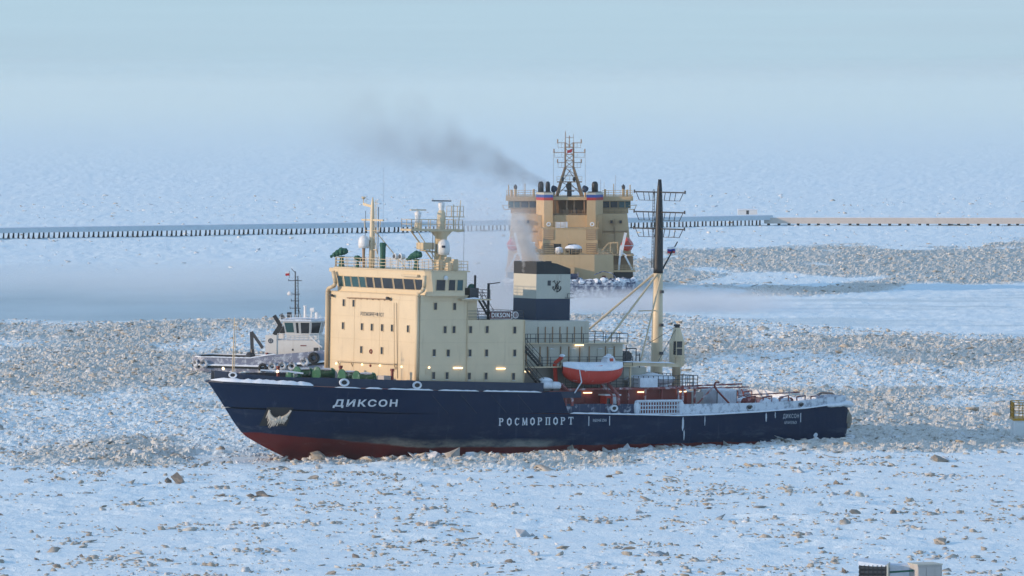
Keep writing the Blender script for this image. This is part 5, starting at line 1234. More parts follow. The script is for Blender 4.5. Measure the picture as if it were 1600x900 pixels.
# bridge wings
fb('bridge', 'tan', 29, 45, -12.2, 12.2, 16.5, 17.5); fb('bridge_window_band', 'dark_metal', 29.3, 45, -12.7, 12.7, 17.5, 19.1)
MB().prism([(28.4, -13.2), (28.4, 13.2), (45.5, 13.2), (45.5, -13.2)][::-1], 19.1, 20.0).build('bridge_roof', 'tan', far)
for s in (1, -1):
    for y0, y1, m_ in ((6.9, 8.3, 'glass'), (8.5, 10.0, 'glass'), (10.3, 11.4, 'glass_teal'), (11.6, 12.6, 'glass_teal')):
        o = fb('window', 'tan', 29.22, 29.3, s * (y0 - 0.1), s * (y1 + 0.1), 17.55, 19.05); MB().box(29.17, 29.22, s * y0, s * y1, 17.68, 18.95).build('pane', m_, o)
    mb = MB(); mb.path([(29, s * 12.3, 17.3), (29, s * 13.5, 17.3), (29, s * 13.9, 18.2)], 0.08); mb.path([(29, s * 12.3, 18.1), (29, s * 13.9, 18.2)], 0.06); mb.build('wing_frame', 'tan', far)
    railing([(28.6, s * 13.0, 20.0), (28.6, s * 6.8, 20.0)], 1.25, 1.2, 3, 0.06).build('roof_railing', 'tan', far)
    railing([(28.6, s * 12.0, 16.5), (28.6, s * 6.8, 16.5)], 0.9, 1.2, 2, 0.05).build('wing_railing', 'tan_dark', far)
    for y in (10.5, 8.6): 
        o = fb('window', 'tan_dark', 23.0, 23.75, s * y - 0.3, s * y + 0.3, 14.55, 15.2); MB().box(22.95, 23.0, s * y - 0.24, s * y + 0.24, 14.6, 15.15).build('pane', 'glass', o)
    mb = MB(); mb.box(23.1, 23.6, s * 6.8, s * 12.05, 12.9, 13.0); mb.box(23.05, 23.6, s * 9.3 - .05, s * 9.3 + .05, 11, 15.5); mb.build('plate_seam', 'tan_dark', far)
    mb = MB()
    for y, h, r_ in ((12.6, 2.4, 0.12), (11.2, 1.9, 0.3), (9.2, 2.6, 0.10), (7.4, 1.5, 0.25), (12.0, 1.4, 0.25)): mb.tube((30, s * y, 20), (30, s * y, 20 + h), r_, n=6)
    mb.build('roof_gear', 'tan', far)
    MB().blob((30, s * 11.2, 21.9), (0.4, 0.4, 0.55), 4).build('covered_lamp', 'dark_metal', far)
    MB().blob((24.5, s * 3.2, 21.6), (0.75, 0.75, 0.7), 9).build('covered_searchlight', 'navy', far); MB().tube((24.5, s * 3.2, 20), (24.5, s * 3.2, 21.3), 0.2).build('lamp_post', 'tan', far)
    railing([(13.4, s * 1.0, 13.85), (13.4, s * 5.8, 13.85), (21.0, s * 5.8, 13.85)], 1.2, 1.0, 3, 0.05).build('railing', 'tan', far)
    railing([(8.3, s * 0.2, 8.5), (8.3, s * 7.8, 8.5)] if s > 0 else [(8.3, -0.2, 8.5), (8.3, -4.8, 8.5), (10.6, -8.6, 8.5)], 1.2, 1.0, 3, 0.05).build('railing', 'tan', far)
    railing([(11.2, s * 8.9, 5.3), (11.2, s * 13.1, 5.3)], 1.0, 0.9, 3, 0.05).build('railing', 'tan', far)
    mb = MB(); mb.bar((11.5, s * 9.9, 5.3), (11.5, s * 10.2, 8.6), 0.4, 0.4); mb.bar((11.5, s * 12.7, 5.3), (11.5, s * 11.2, 8.2), 0.35, 0.35); mb.bar((11.5, s * 10.2, 8.3), (11.5, s * 10.4, 10.2), 0.5, 0.5); mb.bar((11.5, s * 10.3, 8.2), (11.5, s * 11.3, 12.9), 0.55, 0.55); mb.bar((11.5, s * 10.3, 9.0), (11.5, s * 11.6, 8.2), 0.3, 0.3); mb.build('davit', 'white_paint', far)
    mb = MB(); mb.bar((12.0, s * 5.9, 8.6), (12.5, s * 7.9, 10.8), 0.25, 0.25); mb.bar((12.5, s * 7.9, 10.8), (12.5, s * 9.8, 10.9), 0.25, 0.25)
    for y in (8.2, 9.7): mb.bar((12.5, s * y, 8.4), (12.5, s * y, 10.9), 0.2, 0.2)
    mb.build('boat_gantry', 'tan', far)
    lbm = MB(); o = tag(bpy.data.objects.new('lifeboat', None), ('orange lifeboat hanging on the right' if s < 0 else 'orange lifeboat half veiled by steam on the left') + ' side of the tan icebreaker', 'lifeboat'); COL.objects.link(o); on_far(o, (16, s * 11.7, 10.3))
    rows_ = []
    for i in range(11):
        t = i / 10; x = -4 + 8 * t; f = max(0.35, 1 - abs(2 * t - 1) ** 2.5) ** 0.5
        rows_.append([(x, yv * f, zv * f) for yv, zv in ((0, -1.3), (0.9, -1.0), (1.35, -0.1), (1.25, 0.35), (0.55, 1.35), (0, 1.6), (-0.55, 1.35), (-1.25, 0.35), (-1.35, -0.1), (-0.9, -1.0), (0, -1.3))])
    mb = MB(); mb.grid(rows_); mb.add(rows_[0][:-1], [tuple(range(10))]); mb.add(rows_[-1][:-1], [tuple(range(9, -1, -1))]); mb.build('boat_shell', 'orange', o)
    MB().box(-4.05, 4.05, -1.38, 1.38, -0.12, 0.02).build('gunwale', 'white_paint', o)
mb = MB(); mb.box(15, 18, 0.5, 3.0, 13.85, 15.0); mb.build('deck_box', 'white_frost', far)
mb = MB()
for y in (4.4, -4.5): mb.torus((13.3, y, 14.6), 0.35, 0.12, 'x', 12, 6)
mb.build('life_ring', 'white_paint', far)
# lattice mast
mb = MB()
MBX = 30
for s in (-1, 1):
    mb.bar((MBX - 1, s * 2.75, 20.0), (MBX, s * 0.85, 26.0), 0.42, 0.42); mb.bar((MBX + 3, s * 2.4, 20.0), (MBX + 1, s * 0.8, 26.0), 0.28, 0.28); mb.bar((MBX, s * 0.85, 26.0), (MBX, s * 0.85, 31.2), 0.36, 0.36)
    mb.bar((MBX - 0.6, s * 2.0, 22.4), (MBX, -s * 0.3, 25.6), 0.12, 0.12); mb.bar((MBX - 0.9, s * 2.6, 20.2), (MBX - 0.5, 0, 22.9), 0.14, 0.14)
for z in (26.0, 27.3, 28.6, 30.1): mb.box(MBX - 0.7, MBX + 0.7, -1.0, 1.0, z, z + 0.14)
mb.box(MBX - 1.2, MBX + 1.5, -2.6, 2.6, 22.9, 23.1); mb.tube((MBX, 0.85, 31), (MBX, 0.8, 33.5), 0.09); mb.tube((MBX, -0.85, 31), (MBX, -0.85, 33.0), 0.04); mb.tube((MBX, 0, 30), (MBX, 0, 32.6), 0.1); mb.tube((MBX, -0.9, 32.2), (MBX, 0.7, 32.2), 0.05)
for s_ in range(4):
    z0_ = 26.0 + 1.3 * s_; mb.bar((MBX, -0.85, z0_), (MBX, 0.85, z0_ + 1.3), 0.12, 0.12); mb.bar((MBX + 0.6, 0.85, z0_), (MBX + 0.6, -0.85, z0_ + 1.3), 0.12, 0.12)
for z0_, h_ in ((21.3, 2.3), (24.4, 1.35)): mb.bar((MBX - 0.5, -h_, z0_), (MBX - 0.5, h_, z0_), 0.14, 0.14); mb.bar((MBX - 0.5, -h_, z0_), (MBX - 0.3, h_ * 0.7, z0_ + 1.6), 0.12, 0.12)
mb.build('lattice_mast', 'tan_dark', far)
mb = MB()
for z, w_ in ((31.1, 2.45), (29.1, 3.2), (27.0, 2.45)):
    for s in (-1, 1):
        mb.bar((MBX, s * 0.85, z), (MBX, s * w_, z), 0.16, 0.14); mb.tube((MBX, s * w_, z - 0.1), (MBX, s * w_, z + 0.75), 0.14, n=5); mb.path([(MBX, s * (w_ - 0.1), z), (MBX, s * (w_ - 0.1), z - 1.0), (MBX, s * 0.9, z - 1.0)], 0.05, 4); mb.tube((MBX, s * 1.6, z - 1), (MBX, s * 1.6, z), 0.04, n=4)
mb.build('mast_yard', 'tan_dark', far)
mb = MB(); mb.lathe([(0.5, 20), (0.45, 22.9)], (MBX, 0, 0), 8); mb.blob((MBX - 0.4, 0.3, 22.0), (0.5, 0.5, 0.7), 2); mb.blob((MBX - 1, 1.4, 23.6), (0.35, 0.35, 0.5), 3); mb.blob((MBX - 1, -1.0, 23.6), (0.35, 0.35, 0.5), 5); mb.box(MBX - 1.2, MBX - 0.4, -1.0, 1.0, 21.0, 21.2); mb.build('mast_gear', 'dark_metal', far)
railing([(MBX - 1.2, -2.6, 23.1), (MBX - 1.2, 2.6, 23.1)], 1.0, 0.8, 2, 0.05).build('mast_railing', 'tan', far)
mb = MB()
for y, z1 in ((3.3, 29), (-3.3, 29), (-9.6, 24.5), (9.6, 24.0), (-6.5, 23.5), (-7.2, 23)): mb.tube((MBX, y, 20), (MBX, y, z1), 0.04, n=4)
mb.build('whip_antenna', 'tan_dark', far)
mb = MB(); mb.add([(MBX - 0.3, -0.6, 29.9), (MBX - 0.3, 0.45, 29.5), (MBX - 0.3, 0.5, 28.9), (MBX - 0.3, -0.55, 29.2), (MBX - 0.26, -0.6, 29.9), (MBX - 0.26, 0.45, 29.5), (MBX - 0.26, 0.5, 28.9), (MBX - 0.26, -0.55, 29.2)], [(0, 1, 2, 3), (7, 6, 5, 4), (0, 4, 5, 1), (2, 6, 7, 3), (1, 5, 6, 2), (0, 3, 7, 4)])
tag(on_far(mb.build('flag', 'stripe_red'), (0, 0, 0)), 'small dark red flag on the lattice mast', 'flag')
# deck loads
o = thing('net_bundle', 'snow capped bundle under black netting on the tan stern house', 'bundle'); on_far(o, (9.8, -0.7, 8.5))
MB().blob((0, 0, 0.9), (1.3, 1.75, 0.95), 3, 12, 6, 0.06).build('net_cover', 'black', o); MB().blob((0, 0, 1.35), (1.3, 1.8, 0.7), 5, 12, 6, 0.06).build('snow_cap', 'snow', o)
o = thing('covered_boat', 'frosted small boat left of the netted bundle on the tan stern', 'boat'); on_far(o, (9.8, 2.3, 8.5))
MB().blob((0, 0, 0.7), (1.5, 0.85, 0.7), 6, 10, 6, 0.1).build('boat_hull', 'white_frost', o); MB().blob((0, 0, 1.2), (1.3, 0.8, 0.35), 7, 10, 6, 0.1).build('snow_cap', 'snow', o)
o = thing('deck_container', 'pale grey container by the left lifeboat of the tan icebreaker', 'container'); on_far(o, (11.5, 8.2, 8.5))
MB().box(-1.3, 1.3, -1.0, 1.0, 0, 2.3).build('container_body', 'concrete', o); MB().box(-1.33, 1.33, -1.03, 1.03, 2.3, 2.45).build('roof_snow', 'snow', o)
mb = MB(); mb.lathe([(0.9, -1.4), (1.3, -1.35), (0.8, -1.2), (0.8, 1.2), (1.3, 1.35), (0.9, 1.4)], (4.5, -0.2, 4.0), 12, 'y'); mb.box(3.4, 5.8, -2.0, 1.6, 2.7, 3.4); mb.build('tow_winch', 'navy_frost', far)
mb = MB(); mb.box(6.5, 7.9, -0.8, 0.9, 2.7, 6.0); mb.build('stern_locker', 'tan', far)
mb = MB(); rr = random.Random(9)
for k in range(14): mb.blob((rr.uniform(1.5, 6), rr.uniform(-12, 1), 3.0), (0.9, rr.uniform(0.5, 1.2), rr.uniform(0.5, 1.1)), k, 8, 5, 0.2)
mb.build('deck_gear', 'ship_blue', far)
mb = MB()
for k in range(16): mb.blob((rr.uniform(1, 6), rr.uniform(-12.5, 11), 3.4), (0.8, rr.uniform(0.4, 1.1), rr.uniform(0.2, 0.5)), k, 8, 5, 0.2)
mb.build('deck_snow', 'snow', far)
mb = MB(); mb.path([(3.0, -9.5, 3.4), (3.0, -8.5, 4.9), (3.0, -6.5, 5.3), (3.0, -4.8, 4.6)], 0.1); mb.build('tow_arch', 'ship_blue', far)
mb = MB(); fb('deck_box', 'red_paint', 9, 10, -7.2, -6.2, 2.7, 4.2)

# ------------------------------------------------------------------ the harbour tug (x forward, y to port; we see its starboard side)
TUG_ROT = (0, 0, math.radians(-10)); TUG_O = (-46.9, 848.0, 0.5)
tug = thing('tug', 'blue and white harbour tug with tyre fenders behind the icebreaker bow', 'tug', TUG_O, TUG_ROT)
TUG_M = Matrix.Translation(TUG_O) @ Euler(TUG_ROT).to_matrix().to_4x4()
def on_tug(o, loc, rz=0.0): o.matrix_world = TUG_M @ Matrix.Translation(loc) @ Matrix.Rotation(rz, 4, 'Z'); return o
def th(x):  return 4.6 * (min(1.0, (x + 0.6) / 2.0) ** 0.4 if x < 1.4 else 1.0) * (max(0.0, 1 - max(0, (x - 17) / 10.5) ** 2.4) ** 0.7)
def tz(x): return float(np.interp(x, [0, 9, 12, 18, 24, 28], [1.95, 1.8, 2.3, 2.85, 3.6, 4.4]))
xs_ = np.linspace(-0.1, 27.4, 34)
mb = MB(); mb.grid([[(x, -th(x) * f, z0 + (tz(x) - z0) * k) for x in xs_] for k, f, z0 in ((0, 0.9, -1.5), (0.4, 0.98, -1.5), (0.75, 1.0, -1.5), (1, 1.0, -1.5))][::-1]); mb.grid([[(x, th(x) * f, -1.5 + (tz(x) + 1.5) * k) for x in xs_] for k, f in ((0, 0.9), (0.4, 0.98), (0.75, 1.0), (1, 1.0))])
mb.add([(-0.1, -th(-0.1), 1.95), (-0.1, th(-0.1), 1.95), (-0.1, th(-.1) * .9, -1.5), (-0.1, -th(-.1) * .9, -1.5)], [(0, 1, 2, 3)])
mb.build('hull', 'tug_blue', tug, True)
mb = MB(); mb.grid([[(x, -th(x) + 0.2, tz(x) - 0.75) for x in xs_], [(x, th(x) - 0.2, tz(x) - 0.75) for x in xs_]][::-1]); mb.build('deck', 'dark_metal', tug)
mb = MB(); mb.grid([[(x, (-th(x) + 0.18), tz(x)) for x in xs_], [(x, (-th(x) + 0.18), tz(x) - 0.75) for x in xs_]]); mb.grid([[(x, (th(x) - 0.18), tz(x) - 0.75) for x in xs_], [(x, (th(x) - 0.18), tz(x)) for x in xs_]]); mb.build('bulwark_lining', 'dark_metal', tug)
ridge([(x, -th(x) + 0.05, tz(x)) for x in np.linspace(0.3, 13, 30)], 0.34, 0.16, 'bulwark_snow', parent=tug, seed=12); ridge([(x, th(x) - 0.1, tz(x)) for x in np.linspace(0.3, 13, 30)], 0.34, 0.16, 'bulwark_snow', parent=tug, seed=13)
ridge([(x, -th(x) - 0.1, float(np.interp(x, [0, 11, 19, 27], [0.75, 0.55, 1.2, 2.2]))) for x in np.linspace(0.3, 25, 44)], 0.4, 0.26, 'fender_snow', parent=tug, seed=14)
mb = MB(); mb.path([(x, -th(x) - 0.05, float(np.interp(x, [0, 11, 19, 27], [0.62, 0.42, 1.05, 2.0]))) for x in np.linspace(0.0, 26, 30)], 0.2, 6); mb.build('rubbing_strake', 'rubber', tug)
uv, fs = text_mesh('РОСМОРПОРТ', 2.9, 0.42, 1.05)
me = bpy.data.meshes.new('lettering'); me.from_pydata([(12.4 + u, -th(12.4 + u) - 0.03, 1.55 + v + u * 0.06) for u, v in uv], [], fs); me.materials.append(MATS['letter_white']); place('lettering', me, tug)
# tyres hung along the side
tyre_me = {m_: MB().torus((0, 0, 0), 0.46, 0.22, 'y', 16, 8).mesh('tyre', m_, True) for m_ in ('rubber', 'rubber_frost')}
tl = [(0.75, 0.95, 'rubber_frost', 'frosted tyre fender at the very stern of the tug'), (2.1, 0.95, 'rubber_frost', 'frosted tyre fender second from the tug stern'),
      (11.0, 0.45, 'rubber', 'dark tyre fender amidships on the tug, first of the middle row'), (12.5, 0.6, 'rubber_frost', 'frosted tyre fender amidships on the tug, second of the middle row'),
      (14.0, 0.75, 'rubber_frost', 'whitest tyre fender amidships on the tug, third of the middle row'), (15.5, 0.7, 'rubber_frost', 'frosted tyre fender amidships on the tug, last of the middle row'),
      (17.4, 1.35, 'rubber_frost', 'frosted tyre fender on the tug bow shoulder beside the large dark tyre'), (18.75, 1.95, 'rubber', 'large dark tyre on the tug bow against the cream wall')]
for i, (x, z, m_, lb_) in enumerate(tl):
    o = place('tyre_fender', tyre_me[m_]); tag(o, lb_, 'tyre', 'tyre fenders of the tug'); g = math.atan(-(th(x + 0.3) - th(x - 0.3)) / 0.6); on_tug(o, (x, -th(x) - 0.34, z), g)
    if i == 7: o.matrix_world = o.matrix_world @ Matrix.Scale(1.3, 4)
# deck house, wheelhouse
MB().prism([(11.2, -2.9), (19.2, -2.9), (20.3, 0), (19.2, 2.9), (11.2, 2.9)], 1.5, 4.45).build('deckhouse', 'tug_white', tug)
MB().blob((15.3, -1.6, 4.5), (3.6, 1.2, 0.14), 3).build('roof_snow', 'snow', tug)
mb = MB(); mb.prism([(11.0, -3.0), (12.7, -3.0), (12.7, -1.6), (11.0, -1.6)], 1.5, 5.2); mb.prism([(11.0, 1.6), (12.7, 1.6), (12.7, 3.0), (11.0, 3.0)], 1.5, 5.2); mb.build('exhaust_casing', 'tug_white', tug)
mb = MB(); mb.torus((11.8, -3.02, 4.35), 0.32, 0.06, 'y', 12, 4); mb.box(11.76, 11.84, -3.06, -3.01, 4.0, 4.7); mb.box(11.55, 12.05, -3.06, -3.02, 4.3, 4.4); mb.build('casing_emblem', 'navy', tug)
for s in (-1, 1):
    mb = MB(); mb.bar((12.3, s * 2.3, 5.2), (13.2, s * 2.3, 6.6), 0.55, 0.75); mb.bar((13.2, s * 2.3, 6.5), (12.2, s * 2.3, 8.1), 0.5, 0.5); mb.build('exhaust_pipe', 'black', tug)
mb = MB(); mb.lathe([(0.45, 1.2), (0.3, 3.0)], (8.6, -1.2, 0), 8); mb.bar((8.6, -1.2, 2.9), (8.5, -1.2, 5.6), 0.4, 0.45); mb.bar((8.5, -1.2, 5.6), (10.2, -1.2, 3.2), 0.35, 0.4); mb.blob((8.3, -1.4, 1.8), (0.8, 0.6, 0.8), 4); mb.build('deck_crane', 'dark_metal', tug)
MB().prism([(14.0, -2.2), (18.6, -2.2), (19.4, 0), (18.6, 2.2), (14.0, 2.2)], 4.45, 5.2).build('wheelhouse_base', 'tug_white', tug)
whb = [(13.9, -2.1), (17.6, -2.1), (18.7, -1.0), (18.7, 1.0), (17.6, 2.1), (13.9, 2.1)]; wht = [(13.5, -2.5), (17.8, -2.5), (19.2, -1.1), (19.2, 1.1), (17.8, 2.5), (13.5, 2.5)]
MB().prism(whb, 5.2, 7.25, wht).build('wheelhouse', 'tug_white', tug)
MB().prism([(13.2, -2.7), (17.9, -2.7), (19.5, -1.2), (19.5, 1.2), (17.9, 2.7), (13.2, 2.7)], 7.25, 7.5).build('wheelhouse_roof', 'white_frost', tug)
MB().blob((16.2, 0, 7.55), (2.9, 2.2, 0.2), 6).build('roof_snow', 'snow', tug)
def lean_quad(p0, p1, za, zb_, t0, t1, q0, q1, mat, par, name='window'):
    """pane on a wall that leans from plan line p0-p1 (z 5.2) to q0-q1 (z 7.25); t along the wall"""
    def at(t, z):
        k = (z - 5.2) / 2.05; a_ = Vector(p0).lerp(Vector(p1), t); b2 = Vector(q0).lerp(Vector(q1), t); r_ = a_.lerp(b2, k); return Vector((r_.x, r_.y, z))
    n_ = (at(1, 6) - at(0, 6)).cross(at(0, 7) - at(0, 6)).normalized(); 
    if n_.y > 0 and p0[1] < 0: n_ = -n_
    mb = MB(); c_ = [at(t0, za), at(t1, za), at(t1, zb_), at(t0, zb_)]; mb.add([v + n_ * 0.01 for v in c_] + [v + n_ * 0.04 for v in c_], [(0, 1, 2, 3), (7, 6, 5, 4), (0, 4, 5, 1), (1, 5, 6, 2), (2, 6, 7, 3), (3, 7, 4, 0)])
    fr = MB(); e = 0.012
    c2 = [at(t0 - 0.02, za - 0.06), at(t1 + 0.02, za - 0.06), at(t1 + 0.02, zb_ + 0.06), at(t0 - 0.02, zb_ + 0.06)]
    for i in range(4): fr.tube(c2[i] + n_ * 0.03, c2[(i + 1) % 4] + n_ * 0.03, 0.045, n=4)
    o = fr.build(name, 'tug_white', par); mb.build('pane', mat, o)
for t0, t1, za, m_ in ((0.06, 0.36, 5.6, 'glass_teal'), (0.46, 0.55, 5.5, 'glass'), (0.64, 0.95, 5.4, 'glass')): lean_quad(whb[0], whb[1], za, 7.05, t0, t1, wht[0], wht[1], m_, tug)
lean_quad(whb[1], whb[2], 5.5, 7.05, 0.08, 0.92, wht[1], wht[2], 'glass', tug); lean_quad(whb[2], whb[3], 5.5, 7.05, 0.05, 0.45, wht[2], wht[3], 'glass_teal', tug); lean_quad(whb[2], whb[3], 5.5, 7.05, 0.55, 0.95, wht[2], wht[3], 'glass_teal', tug)
railing([(12.8, -2.8, 4.45), (19.0, -2.8, 4.45)], 1.0, 0.7, 3, 0.04).build('railing', 'white_paint', tug); railing([(13.2, -2.5, 7.5), (19.2, -2.5, 7.5)], 0.7, 0.8, 2, 0.035).build('roof_railing', 'white_paint', tug)
mb = MB(); mb.bar((17.6, -2.9, 5.2), (19.6, -2.9, 3.4), 0.3, 0.18); mb.build('ladder_guard', 'white_paint', tug)
mb = MB(); mb.tube((14.9, 0, 7.4), (14.9, 0, 14.6), 0.15, 0.09); mb.tube((15.4, 0, 7.4), (15.3, 0, 13.9), 0.07, n=5)
for k in range(14): mb.tube((14.9, 0, 7.9 + k * 0.45), (15.38, 0, 7.9 + k * 0.45), 0.04, n=4)
for z, w_ in ((13.2, 1.0), (11.2, 0.7), (10.2, 0.6), (9.1, 0.8)): mb.bar((14.9 - w_, 0, z), (14.9 + w_, 0, z), 0.1, 0.1); mb.tube((14.9 - w_, 0, z - 0.1), (14.9 - w_, 0, z + 0.25), 0.06, n=4)
mb.tube((14.9, 0, 14.4), (14.3, 0, 15.0), 0.05); mb.tube((15.9, 0, 7.4), (15.2, 0, 9.6), 0.05); mb.box(13.7, 14.3, -0.3, 0.3, 7.5, 8.5); mb.build('mast', 'black', tug)
mb = MB(); mb.lathe([(0.3, 11.0), (0.42, 11.15), (0.42, 11.4), (0.2, 11.6)], (14.1, 0, 0), 10); mb.build('radar_scanner', 'white_paint', tug); MB().lathe([(0.25, 7.5), (0.2, 9.3), (0.3, 9.35), (0.3, 9.5)], (16.4, 0, 0), 8).build('radar_post', 'white_paint', tug)
mb = MB(); mb.lathe([(0.3, -0.3), (0.38, 0.3)], (17.6, -0.6, 8.9), 10, 'x'); mb.tube((17.5, -0.6, 7.4), (17.5, -0.6, 8.7), 0.15); mb.build('searchlight', 'white_paint', tug); MB().lathe([(0.3, 7.5), (0.35, 8.4), (0.2, 8.7)], (18.3, -0.4, 0), 10).build('radome', 'white_paint', tug)
mb = MB(); mb.lathe([(0.22, 1.9), (0.22, 2.6)], (11.3, -3.3, 0), 8); mb.box(16.3, 17.2, -2.94, -2.9, 3.6, 3.75); mb.build('fire_gear', 'red_paint', tug)
mb = MB(); mb.box(15.0, 15.25, -2.93, -2.9, 2.9, 3.2); mb.box(18.3, 19.0, -2.93, -2.9, 2.6, 3.4); mb.build('house_vent', 'dark_metal', tug)
o = thing('flag', 'tiny red and white flag flying beside the tug mast', 'flag'); on_tug(o, (13.4, 0, 13.9))
MB().add([(0, 0, 0), (0.6, 0.05, 0.05), (0.6, 0.05, 0.4), (0, 0, 0.35), (0, 0.02, 0), (0.6, 0.07, 0.05), (0.6, 0.07, 0.4), (0, 0.02, 0.35)], [(0, 1, 2, 3), (7, 6, 5, 4), (0, 4, 5, 1), (2, 6, 7, 3), (1, 5, 6, 2), (0, 3, 7, 4)]).build('flag_cloth', 'flag_red', o)
MB().add([(0, 0, 0.36), (0.6, 0.05, 0.41), (0.6, 0.05, 0.6), (0, 0, 0.56), (0, 0.02, 0.36), (0.6, 0.07, 0.41), (0.6, 0.07, 0.6), (0, 0.02, 0.56)], [(0, 1, 2, 3), (7, 6, 5, 4), (0, 4, 5, 1), (2, 6, 7, 3), (1, 5, 6, 2), (0, 3, 7, 4)]).build('flag_cloth', 'flag_white', o)
MB().tube((0.62, 0.03, -0.3), (0.62, 0.03, 0.8), 0.03).build('halyard', 'black', o)

# ------------------------------------------------------------------ ice barrier on piles
def barrier(name, label, P, step, raker, wall_z, mat, n_side=0):
    o = thing(name, label, 'barrier')
    for (x0, y0), (x1, y1) in zip(P, P[1:]):
        d = Vector((x1 - x0, y1 - y0, 0)); L_ = d.length; d.normalize(); nv = Vector((d.y, -d.x, 0)); ang = math.atan2(d.y, d.x)
        mb = MB(); mb.box(0, L_, -5.0, 0.0, wall_z[0], wall_z[1]); w_ = mb.build('barrier_wall', mat, o); w_.location = (x0, y0, 0); w_.rotation_euler = (0, 0, ang)
        mb = MB(); mb.box(0, L_, -4.9, -0.1, wall_z[1], wall_z[1] + 0.12); w2 = mb.build('deck_snow', 'snow', o); w2.location = (x0, y0, 0); w2.rotation_euler = (0, 0, ang)
        pm = MB(); pm.tube((0, -0.05, -1.0), (0, -0.05, wall_z[0] + 0.1), 0.24, n=8)
        if raker: pm.tube((-0.75, -0.5, -0.6), (-0.05, -0.2, wall_z[0] + 0.05), 0.12, n=6); pm.box(-0.7, 0.2, -0.6, -0.2, -0.2, 0.12)
        else: pm.box(-0.45, 0.45, -0.5, 0.4, -0.3, wall_z[0])
        me_ = pm.mesh('pile', 'pile_steel'); n_ = int(L_ / step)
        for k in range(n_):
            q = Vector((x0, y0, 0)) + d * (k + 0.5 + random.uniform(-0.12, 0.12)) * step + Vector((0, 0, random.uniform(-0.15, 0.05))); p_ = place('pile', me_, o, q, ang)
            if raker: p_.scale = (random.uniform(0.85, 1.1), 1, 1)
    return o
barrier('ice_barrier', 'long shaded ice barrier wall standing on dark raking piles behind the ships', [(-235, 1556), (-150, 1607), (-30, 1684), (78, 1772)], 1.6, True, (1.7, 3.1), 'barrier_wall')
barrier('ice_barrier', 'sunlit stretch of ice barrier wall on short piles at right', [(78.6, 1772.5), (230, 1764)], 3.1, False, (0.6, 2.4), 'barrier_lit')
o = thing('barrier_hut', 'low white hut on the bend of the ice barrier', 'hut', (73.5, 1776.0, 3.2))
MB().box(-3.0, 3.0, -1.5, 1.5, 0, 1.5).build('hut_wall', 'white_paint', o); MB().box(-3.2, 3.2, -1.7, 1.7, 1.5, 1.8).build('hut_roof', 'snow', o); MB().box(-0.4, 0.4, -1.53, -1.5, 0.1, 1.3).build('hut_door', 'dark_metal', o)

# ------------------------------------------------------------------ near works cut by the frame
o = thing('slatted_box', 'dark slatted steel box with snow on top at the bottom right edge', 'box', (30.1, 472.0, 0.0), (0, 0, math.radians(-8)))
MB().box(-1.15, 1.15, -1.2, 1.2, -0.6, 2.6).build('box_body', 'black', o)
for k in range(8): MB().box(-1.18, 1.18, -1.26, -1.2, -0.2 + k * 0.36, 0.0 + k * 0.36).build('slat', 'dark_metal', o)
for x in np.linspace(-1.1, 1.05, 7): MB().box(x, x + 0.06, -1.3, -1.26, -0.5, 2.62).build('slat_post', 'black', o)
MB().box(1.15, 1.27, -1.3, 1.2, -0.5, 2.7).build('end_frame', 'cream_grey', o)
MB().prism([(-1.2, -1.25), (1.2, -1.25), (1.2, 1.25), (-1.2, 1.25)], [2.6, 2.45, 2.6, 2.75], [2.95, 2.62, 2.75, 3.05]).build('snow_cap', 'snow', o)
o = thing('service_cabinet', 'beige two door service cabinet in the bottom right corner', 'cabinet', (34.35, 472.0, 0.0), (0, 0, math.radians(20)))
MB().box(-1.1, 1.1, -1.0, 1.0, -0.6, 2.62).build('cabinet_body', 'concrete', o)
for a, b_ in ((-1.05, -0.38), (-0.32, 1.05)): MB().box(a, b_, -1.05, -1.0, -0.4, 2.45).build('cabinet_door', 'concrete', o)
MB().box(-1.15, 1.15, -1.08, 1.05, 2.62, 2.7).build('cabinet_roof', 'cream_grey', o)
o = tag(MB().tube((0, 0, 0), (2.0, 0.1, 0.12), 0.09).build('service_pipe', 'green_cover'), 'thin dark green pipe between the slatted box and the cabinet', 'pipe'); o.location = (31.35, 471.3, 2.0)
o = tag(MB().box(-0.9, 0.9, -0.9, 0.9, -0.6, 2.3).box(-0.95, 0.95, -0.95, 0.95, 2.3, 2.5).build('snowy_plinth', 'white_frost'), 'snow covered plinth between the slatted box and the cabinet', 'plinth'); o.location = (32.35, 473.2, 0)
o = thing('mooring_platform', 'white platform with yellow railing cut by the right edge', 'platform', (63.6, 690.5, 0))
MB().box(-2.8, 3.5, -2.5, 2.5, -0.8, 2.0).build('platform_base', 'white_paint', o); MB().prism([(-2.9, -2.6), (3.6, -2.6), (3.6, 2.6), (-2.9, 2.6)], 2.0, 2.28).build('platform_deck', 'yellow', o)
railing([(-2.8, -2.5, 2.28), (3.5, -2.5, 2.28), (3.5, 2.5, 2.28), (-2.8, 2.5, 2.28)], 1.9, 1.0, 3, 0.06, True).build('railing', 'yellow', o)

